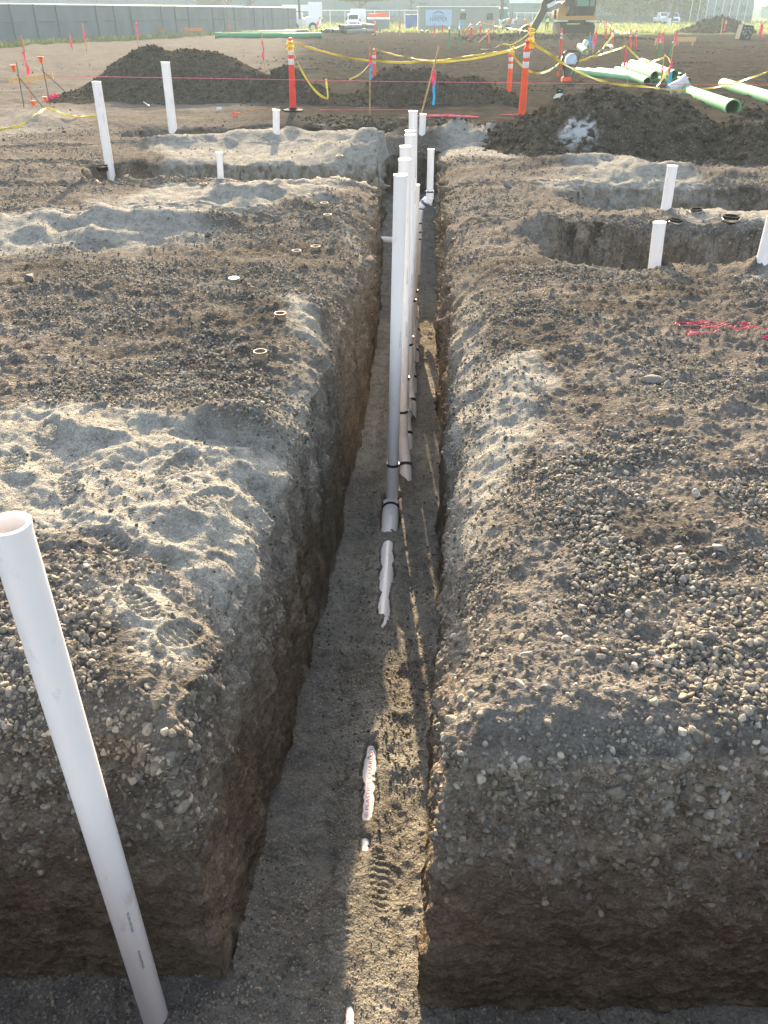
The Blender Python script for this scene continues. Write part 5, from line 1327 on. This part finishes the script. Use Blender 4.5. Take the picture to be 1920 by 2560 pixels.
# weeds along its foot
def tufts(pts_fn, n, h, m, name, w=.05):
    V, F = [], []
    for i in range(n):
        p = pts_fn(); a = rnd.uniform(0, math.pi); hh = h*rnd.uniform(.4, 1.2); dx, dy = math.cos(a)*w, math.sin(a)*w; lx, ly = rnd.uniform(-.5, .5)*hh, rnd.uniform(-.5, .5)*hh
        o = len(V); V += [(p[0]-dx, p[1]-dy, p[2]-.05), (p[0]+dx, p[1]+dy, p[2]-.05), (p[0]+lx+dx*.3, p[1]+ly+dy*.3, p[2]+hh), (p[0]+lx-dx*.3, p[1]+ly-dy*.3, p[2]+hh)]
        F.append((o, o+1, o+2, o+3))
    me = np_mesh(name, V, F, smooth=False); o = bpy.data.objects.new(name, me); finish(o, m); tag(o, kind='stuff'); return o
def leafmat(name, c, t=.4):
    m = mat(name, c, .7, var=.35, scale=1.5); nt = m.node_tree; b = nt.nodes['Principled BSDF']; out = [n for n in nt.nodes if n.type == 'OUTPUT_MATERIAL'][0]
    tr = nt.nodes.new('ShaderNodeBsdfTranslucent'); mx = nt.nodes.new('ShaderNodeMixShader'); mx.inputs[0].default_value = t
    nt.links.new(b.inputs['Base Color'].links[0].from_socket, tr.inputs[0]); nt.links.new(b.outputs[0], mx.inputs[1]); nt.links.new(tr.outputs[0], mx.inputs[2]); nt.links.new(mx.outputs[0], out.inputs[0]); return m
M_grs = leafmat('dry_grass', (.24, .27, .10)); M_leaf = leafmat('tree_leaf', (.07, .10, .045), .35); M_bark = mat('bark', (.13, .11, .09), .9)
def fg():
    t = rnd.random(); p = fA.lerp(fB, t); o_ = rnd.uniform(.1, 1.9)+.9*math.sin(t*9)*.3
    p = p+nrm_*o_; return (p.x, p.y, ground_z(p.x, p.y)) if t < .6 else (p.x, p.y, 0)
tufts(fg, 5200, .30, M_grs, 'grass')
def fg2():
    y = 100+140*rnd.random()**1.6; return ((rnd.uniform(-.10, .60))*y, y, 0.0)
tufts(fg2, 9000, .30, M_grs, 'grass', w=.16)
# utility poles
def pole(u, v, r, ht, label, ut=None):
    b = onZ(u, v, 0); t = Vector((b.x+((ut or u)-u)*pxm(b.y), b.y, ht)); o = empty('utility_pole', b, label, 'pole', 'bare dark poles in the distance')
    MB().tube([(0, 0, -.3), (t-b)*.5, t-b], [r, r*.92, r*.8], 12).build('shaft', M_pole, o, True)
    MB().lathe([(r*1.05, 0), (r*1.05, 1.1), (r*.9, 1.12), (r*.9, 0)], 12, closed=True).build('pole_sleeve', M_galv, o, True)
pole(649, 64, .15, 9, 'dark pole at the end of the screened fence', 648)
pole(1080, 65, .20, 11, 'thick pole at the right end of the grey site office', 1084)
pole(1445, 57, .36, 14, 'leaning brown pole beside the white pickup', 1462)
pole(1167, 56, .16, 12, 'slim pole behind the excavator arm', 1168)
# warehouse
Yw = 215; wz = 16
wa, wb = onY(-900, 45, Yw), onY(1622, 45, Yw)
wh = empty('warehouse', ((wa.x+wb.x)/2, Yw, 0), 'huge pale blue warehouse filling the whole background', 'building')
wl = MB().box((0, 30, wz/2), (wb.x-wa.x, 60, wz)).build('wall', M_wall, wh)
k = pxm(Yw); X0 = wh.location.x
for i in range(-2, 30):
    u = -300+i*64
    if u > 1610: break
    MB().box((onY(u, 20, Yw).x-X0, -.02, wz/2), (.10, .08, wz)).build('panel_joint', M_walld, wh)
for (u0, u1, v0, v1, m) in ((1100, 1178, -3, 7, M_white), (1060, 1073, 8, 11, M_walld), (1085, 1095, 8, 11, M_walld), (1545, 1556, 16, 22, M_walld), (1572, 1584, 12, 24, M_walld), (425, 490, -6, 12, M_dkglass), (1600, 1615, 12, 26, M_walld),
                            (905, 925, 6, 9, M_walld), (800, 815, 16, 18.5, M_walld), (1150, 1160, 14, 16.5, M_walld), (1330, 1342, 12, 15, M_walld)):
    a, b = onY(u0, v1, Yw), onY(u1, v0, Yw)
    MB().box(((a.x+b.x)/2-X0, -.15, (a.z+b.z)/2), (b.x-a.x, .3, b.z-a.z)).build('wall_opening', m, wh)
MB().box((0, -.3, .6), (wb.x-wa.x-.2, .6, 1.2)).build('plinth', M_walld, wh)
# low row of far roofs past the warehouse corner
for i, (u0, u1, h, l) in enumerate(((1640, 1700, 3.5, 'low hazy roof line past the warehouse corner'), )):
    a, b = onY(u0, 40, 330), onY(u1+80, 40, 330); o = empty('building', ((a.x+b.x)/2, 330, 0), l, 'building')
    MB().box((0, 8, h/2), (b.x-a.x, 16, h)).build('wall', M_wall, o); MB().prism([(-(b.x-a.x)/2, h), ((b.x-a.x)/2, h), (0, h+1.4)], -1, 17).build('roof', M_walld, o)
# trees
def tree(u, v, Y, ht, cr, label, seed, dens=2600, low=.25, spread=1.0, leaf=.28, trunk_r=.4, lean=0):
    rr = random.Random(seed); b = onY(u, v, Y); b.z = 0; o = empty('eucalyptus_tree', b, label, 'tree', 'hazy trees before the warehouse')
    mb = MB(); tips = []
    top = Vector((lean, 0, ht*.72)); mb.tube([(0, 0, -.3), (0, 0, ht*.15), (lean*.4, 0, ht*.4), top], [trunk_r*1.25, trunk_r, trunk_r*.7, trunk_r*.3], 12)
    for i in range(16):
        t = rr.uniform(.22, .95); s_ = Vector((lean*t*.7, 0, ht*.72*t)); a = rr.uniform(0, 6.28); L = cr*rr.uniform(.5, 1.0)
        e = s_+Vector((math.cos(a)*L*spread, math.sin(a)*L*.8, L*rr.uniform(.15, .8))); m_ = s_.lerp(e, .5)+Vector((0, 0, L*.12))
        mb.tube([s_, m_, e], [trunk_r*.32, trunk_r*.2, trunk_r*.07], 7); tips += [e, m_.lerp(e, .5), s_.lerp(e, .7)+Vector((0, 0, .4))]
    mb.build('trunk', M_bark, o, True); tips.append(top)
    V, F = [], []; cl = []
    for t in tips:
        for _ in range(3): cl.append((t+Vector((rr.gauss(0, .22), rr.gauss(0, .22), rr.gauss(0, .2)))*cr, cr*rr.uniform(.14, .30)))
    for i in range(dens*2):
        c_, r_ = rr.choice(cl); p = c_+Vector((rr.gauss(0, .55), rr.gauss(0, .55), rr.gauss(-.15, .65)))*r_
        if p.z < ht*low: continue
        d1 = Vector((rr.gauss(0, 1), rr.gauss(0, 1), rr.gauss(-.6, 1))).normalized()*leaf*rr.uniform(.6, 1.4); d2 = d1.cross(Vector((rr.gauss(0, 1), rr.gauss(0, 1), rr.gauss(0, 1)))).normalized()*leaf*.45
        k_ = len(V); V += [p-d1, p+d2, p+d1, p-d2]; F.append((k_, k_+1, k_+2, k_+3))
    me = np_mesh('crown', V, F, smooth=False); finish(bpy.data.objects.new('crown', me), M_leaf, o); return o
tree(1357, 44, 200, 13, 6.0, 'big bushy tree with a thick trunk right of the excavator', 1, 5200, .10, 1.1, .40, .95)
tree(1458, 43, 205, 8.5, 4.6, 'rounded smaller tree behind the white pickup', 2, 4200, .10, 1.1, .36, .45)
tree(778, 46, 165, 8.5, 3.6, 'leafy hazy tree above the white truck', 3, 3600, .42, 1.2, .30, .4)
tree(500, 46, 170, 12, 4.2, 'bare-trunked tree, leftmost behind the fence', 4, 700, .75, 1, .3, .35, lean=-1.0)
tree(537, 46, 168, 12, 4.6, 'forked tree right of the leftmost one behind the fence', 5, 1100, .55, 1, .3, .4, lean=1.4)
tree(888, 44, 168, 9, 2.5, 'slender pale tree beside the blue container', 6, 900, .45, .8, .3, .22)
# chain link fence at the right and centre
def chain(u0, v0, u1, v1, Y0, Y1, n, h, label, mesh=True):
    a, b = onY(u0, v0, Y0), onY(u1, v1, Y1); a.z = b.z = 0; o = empty('chain_link_fence', a, label, 'fence', 'chain link fences')
    d = b-a
    for i in range(n+1):
        p = d*(i/n); MB().tube([p, p+Vector((0, 0, h))], .05, 6).build('fence_post', M_galv, o, True)
    MB().tube([Vector((0, 0, h)), d+Vector((0, 0, h))], .04, 6).build('rail', M_white, o, True)
    wires = MB(); st = .8
    L = d.length; m_ = int(L/st)
    for i in range(-4, m_+1):
        for s_ in (1, -1):
            x0_, x1_ = i*st, i*st+h*1.0
            if s_ < 0: x0_, x1_ = x1_, x0_
            x0c, x1c = max(0, min(L, x0_)), max(0, min(L, x1_))
            if abs(x1c-x0c) < .1: continue
            z0c, z1c = (x0c-x0_)/(x1_-x0_)*h, (x1c-x0_)/(x1_-x0_)*h
            wires.tube([d*(x0c/L)+Vector((0, 0, z0c)), d*(x1c/L)+Vector((0, 0, z1c))], .007, 3, cap=False)
    wires.build('mesh', M_galv, o); return o
chain(1488, 50, 1740, 50, 175, 175, 15, 4.0, 'chain link fence with a pale top rail at the far right')
chain(650, 58, 905, 58, 130, 130, 8, 2.1, 'chain link fence between the screened fence and the site office')
chain(1080, 58, 1200, 58, 130, 130, 7, 1.8, 'low chain link fence behind the excavator bucket')
# blue container, teal cabinet
bc = onY(889, 57, 125); o = empty('storage_container', (bc.x, 125, 0), 'small blue container standing left of the grey site office', 'container')
M_cblu = mat('container_blue', (.07, .16, .42), .6); M_teal = mat('teal_plastic', (.02, .20, .19), .6)
k = pxm(125); cm = MB(); W_, H_ = 26*k, 30*pv(125)
cm.box((0, 1.2, H_/2), (W_, 2.4, H_))
for i in range(12): cm.box((-W_/2+W_*(i+.5)/12, -.03, H_/2), (W_/30, .08, H_*.86))
cm.build('container_body', M_cblu, o)
for s in (-1, 1): MB().box((s*W_*.47, -.06, H_/2), (.12, .14, H_)).build('corner_post', M_cblu, o)
bc = onY(1085, 56, 118); o = empty('portable_toilet', (bc.x, 118, 0), 'narrow teal cabin behind the pole at the right end of the site office', 'portable toilet')
MB().box((0, .6, 1.15), (1.1, 1.2, 2.2)).build('cabin', M_teal, o, bevel=.05); MB().box((0, .6, 2.32), (1.2, 1.3, .16), taper=.8).build('roof', M_white, o); MB().box((0, -.02, 1.1), (.8, .05, 1.9)).build('door', M_teal, o)
# vehicles
M_vw = mat('vehicle_white', (.72, .73, .75), .3, spec=.6); M_vb = mat('vehicle_blue', (.28, .38, .55), .3, spec=.6); M_tyre = mat('tyre', (.02, .02, .02), .8); M_lamp = mat('lamp_glass', (.7, .7, .65), .2)
def wheel(parent, x, y, r, w=.3, along_y=True):
    mb = MB(); mb.tube([(x-w/2, y, r), (x+w/2, y, r)], r, 20); t = mb.build('wheel', M_tyre, parent, True)
    MB().tube([(x-w/2-.02, y, r), (x+w/2+.02, y, r)], r*.5, 14).build('rim', M_galv, t, True)
def front_vehicle(u, v, Y, wpx, hpx, label, kind, m, name, cat, boxm=None, L=5.5):
    b = onY(u, v, Y); b.z = 0; k = pxm(Y); W_, H_ = wpx*k, hpx*pv(Y); o = empty(name, b, label, cat)
    cab = [(-L*0, 0)]
    # side profile pushed across the width, nose towards the viewer
    pr = [(0, .35*H_*.6), (0, H_*.52), (.22*L*.6, H_*.60), (.30*L, H_*.98), (.55*L, H_), (.60*L, H_*.58), (L, H_*.58), (L, .22*H_)] if kind == 'pickup' else \
         [(0, .20*H_), (0, H_*.55), (.14*L, H_*.62), (.20*L, H_*.98), (.42*L, H_), (.42*L, .2*H_)]
    n = len(pr); W2 = W_/2
    vs = [(-W2, y, z) for y, z in pr]+[(W2, y, z) for y, z in pr]
    MB().add(vs, [tuple(range(n)), tuple(range(2*n-1, n-1, -1))]+[(i, i+n, (i+1) % n+n, (i+1) % n) for i in range(n)]).build('body', m, o, bevel=.05)
    (ya, za), (yb, zb) = (pr[2], pr[3]); dv_ = Vector((0, yb-ya, zb-za)); nn = Vector((0, -dv_.z, dv_.y)).normalized()*.02
    A, B = Vector((0, ya, za))+dv_*.12+nn, Vector((0, ya, za))+dv_*.92+nn
    MB().add([(-W2*.84, A.y, A.z), (W2*.84, A.y, A.z), (W2*.78, B.y, B.z), (-W2*.78, B.y, B.z), (-W2*.84, A.y+.05, A.z), (W2*.84, A.y+.05, A.z), (W2*.78, B.y+.05, B.z), (-W2*.78, B.y+.05, B.z)], [(0,1,2,3),(7,6,5,4),(0,4,5,1),(1,5,6,2),(2,6,7,3),(3,7,4,0)]).build('windscreen', M_dkglass, o)
    MB().box((0, -.03, H_*.38), (W_*.55, .08, H_*.14)).build('grille', M_ed, o); MB().box((0, -.08, H_*.22), (W_*.98, .16, H_*.10)).build('bumper', M_galv, o, bevel=.03)
    for s in (-1, 1):
        MB().box((s*W_*.38, -.03, H_*.40), (W_*.16, .08, H_*.12)).build('headlight', M_lamp, o, bevel=.02)
        MB().box((s*W_*.56, .30*L*.8, H_*.62), (W_*.10, .1, H_*.12)).build('mirror', M_ed, o)
        for yy in (.16*L, .82*L): wheel(o, s*W_*.40, yy, .19*H_*1.0 if kind != 'pickup' else .2*H_)
    if boxm:
        MB().box((W_*.35, .43*L+L*.42, H_*.78), (W_*1.3, L*.8, H_*1.15)).build('cargo_box', boxm, o, bevel=.03)
    return o
front_vehicle(763, 64, gY(64), 25, 33, 'white box truck facing the viewer behind the black pipes', 'truck', M_vw, 'box_truck', 'truck', M_vw, 7)
front_vehicle(1458, 52.5, gY(52.5), 20, 25, 'pale blue and white pickup facing the viewer between pole and tree', 'pickup', M_vb, 'pickup_truck', 'pickup')
front_vehicle(1435, 51, gY(51), 16, 24, 'white van in bright sun left of the leaning brown pole', 'pickup', M_vw, 'van', 'van')
# boom truck seen from the side
bq = onY(661, 60, 118); o = empty('boom_truck', (bq.x, 118, 0), 'white crane truck with its boom folded level behind the end of the screened fence', 'truck'); k = pxm(118)
Bx = lambda u, v, dy=0: Vector(((u-693)*k, dy, (60-v)*k*.853))
MB().prism([(Bx(640, 0).x, Bx(0, 52).z), (Bx(690, 0).x, Bx(0, 52).z), (Bx(690, 0).x, Bx(0, 36).z), (Bx(640, 0).x, Bx(0, 36).z)], 0, 2.4).build('flatbed', M_vw, o, bevel=.05)
MB().prism([(Bx(692, 0).x, Bx(0, 56).z), (Bx(722, 0).x, Bx(0, 56).z), (Bx(724, 0).x, Bx(0, 44).z), (Bx(718, 0).x, Bx(0, 33).z), (Bx(692, 0).x, Bx(0, 33).z)], 0, 2.4).build('cab', M_vw, o, bevel=.08)
MB().bar(Bx(642, 14, 1.2), Bx(716, 13.5, 1.2), .5, .7).build('boom', M_vw, o); MB().box(Bx(713, 20, 1.2), (1.7, 1.2, 1.9)).build('basket', M_vw, o, bevel=.05)
MB().box(Bx(655, 30, 1.2), (3.5, 1.6, .7)).build('turret', M_vw, o, bevel=.05)
for u in (656, 668, 708):
    c = Bx(u, 55, -.05); t = MB().tube([c, c+Vector((0, .35, 0))], .55, 20).build('wheel', M_tyre, o, True); MB().tube([c-Vector((0, .02, 0)), c+Vector((0, .1, 0))], .28, 14).build('rim', M_galv, t, True)
# grey bins and a small orange loader arm between truck and office
bq = onY(818, 62, 108); o = empty('storage_bin', (bq.x, 108, 0), 'long low grey corrugated bin right of the white box truck', 'bin'); k = pxm(108)*.9
cm = MB(); W_, H_ = 52*k, 24*k; cm.box((0, 1.5, H_/2), (W_, 3, H_))
for i in range(14): cm.box((-W_/2+W_*(i+.5)/14, -.04, H_/2), (W_/40, .09, H_*.9))
cm.build('bin_body', M_ofc, o); MB().box((0, 1.5, H_+.06), (W_*1.02, 3.1, .14)).build('lid', M_white, o)
bq = onY(838, 60, 112); o = empty('mini_excavator', (bq.x, 112, 0), 'small orange digger arm raised behind the grey bin', 'digger'); k = pxm(112)
Bx = lambda u, v: Vector(((u-853)*k, 0, (60-v)*k*.853))
mb = MB(); mb.bar(Bx(826, 30), Bx(838, 24), .35); mb.bar(Bx(838, 24), Bx(850, 27), .4); mb.build('boom', M_capor, o); MB().bar(Bx(850, 27), Bx(857, 42), .32).build('stick', M_capor, o)
MB().box(Bx(826, 38), (1.6, 1.6, 1.4)).build('cab', M_capor, o, bevel=.08); MB().box(Bx(826, 56), (2, 2, .7)).build('track', M_ed, o, bevel=.1)
# dusty machinery behind the bucket
bq = onY(1113, 63, 112); o = empty('utility_trailer', (bq.x, 112, 0), 'dusty trailer loaded with gear and raised panels behind the excavator bucket', 'trailer'); k = pxm(112)*.92
Bx = lambda u, v, dy=0: Vector(((u-1113)*k, dy, (63-v)*k))
MB().box(Bx(1108, 54), (50*k, 2, 9*k)).build('bed', M_ofc, o, bevel=.05)
for (u, v, w_2, h_) in ((1100, 32, 9, 13), (1106, 34, 7, 12)): MB().box(Bx(u, v), (w_2*k, .1, h_*k), Matrix.Rotation(.12, 3, 'Y')).build('panel', M_ofc, o)
MB().bar(Bx(1113, 37), Bx(1126, 46), .12).build('lift_bar', M_white, o)
rr = random.Random(4)
for i in range(9): MB().box(Bx(1085+i*6, 47-rr.random()*3, rr.uniform(-.5, .5)), (rr.uniform(.3, .8), .5, rr.uniform(.3, .7)), Matrix.Rotation(rr.uniform(-.3, .3), 3, 'Y')).build('cargo', (M_ofc, M_white, M_oldw)[i % 3], o, bevel=.03)
for u in (1092, 1128): 
    c = Bx(u, 60, -1.0); MB().tube([c, c+Vector((0, .3, 0))], .42, 18).build('wheel', M_tyre, o, True)
# dark crushed box on the right
Yx = gY(86); o = empty('washout_box', onY(1608, 86, Yx), 'dark battered box tilted beside the distant heap', 'box')
cm = MB(); k = pxm(Yx)*.9; cm.box((0, .3, 15*k), (27*k, 1.0, 30*k), Matrix.Rotation(.09, 3, 'Y')); cm.build('box_body', M_blk, o, bevel=.03)
for i in range(14): MB().box(((rnd.random()-.5)*22*k, -.22, 5*k+rnd.random()*21*k), (rnd.uniform(.04, .18), .04, rnd.uniform(.04, .2)), Matrix.Rotation(rnd.uniform(-1, 1), 3, 'Y')).build('pale_scuff', M_ofc, o)
# ---------------------------------------------------------------- hazy air
hz = bpy.data.materials.new('haze'); hz.use_nodes = True; nt = hz.node_tree; nt.nodes.clear()
ou = nt.nodes.new('ShaderNodeOutputMaterial'); pv = nt.nodes.new('ShaderNodeVolumePrincipled')
pv.inputs['Density'].default_value = HAZE; pv.inputs['Color'].default_value = (.55, .68, .74, 1); pv.inputs['Anisotropy'].default_value = .35
nt.links.new(pv.outputs[0], ou.inputs['Volume'])
ho = MB().box((0, 180, 15), (1400, 1000, 36)).build('haze', hz); tag(ho, kind='stuff')
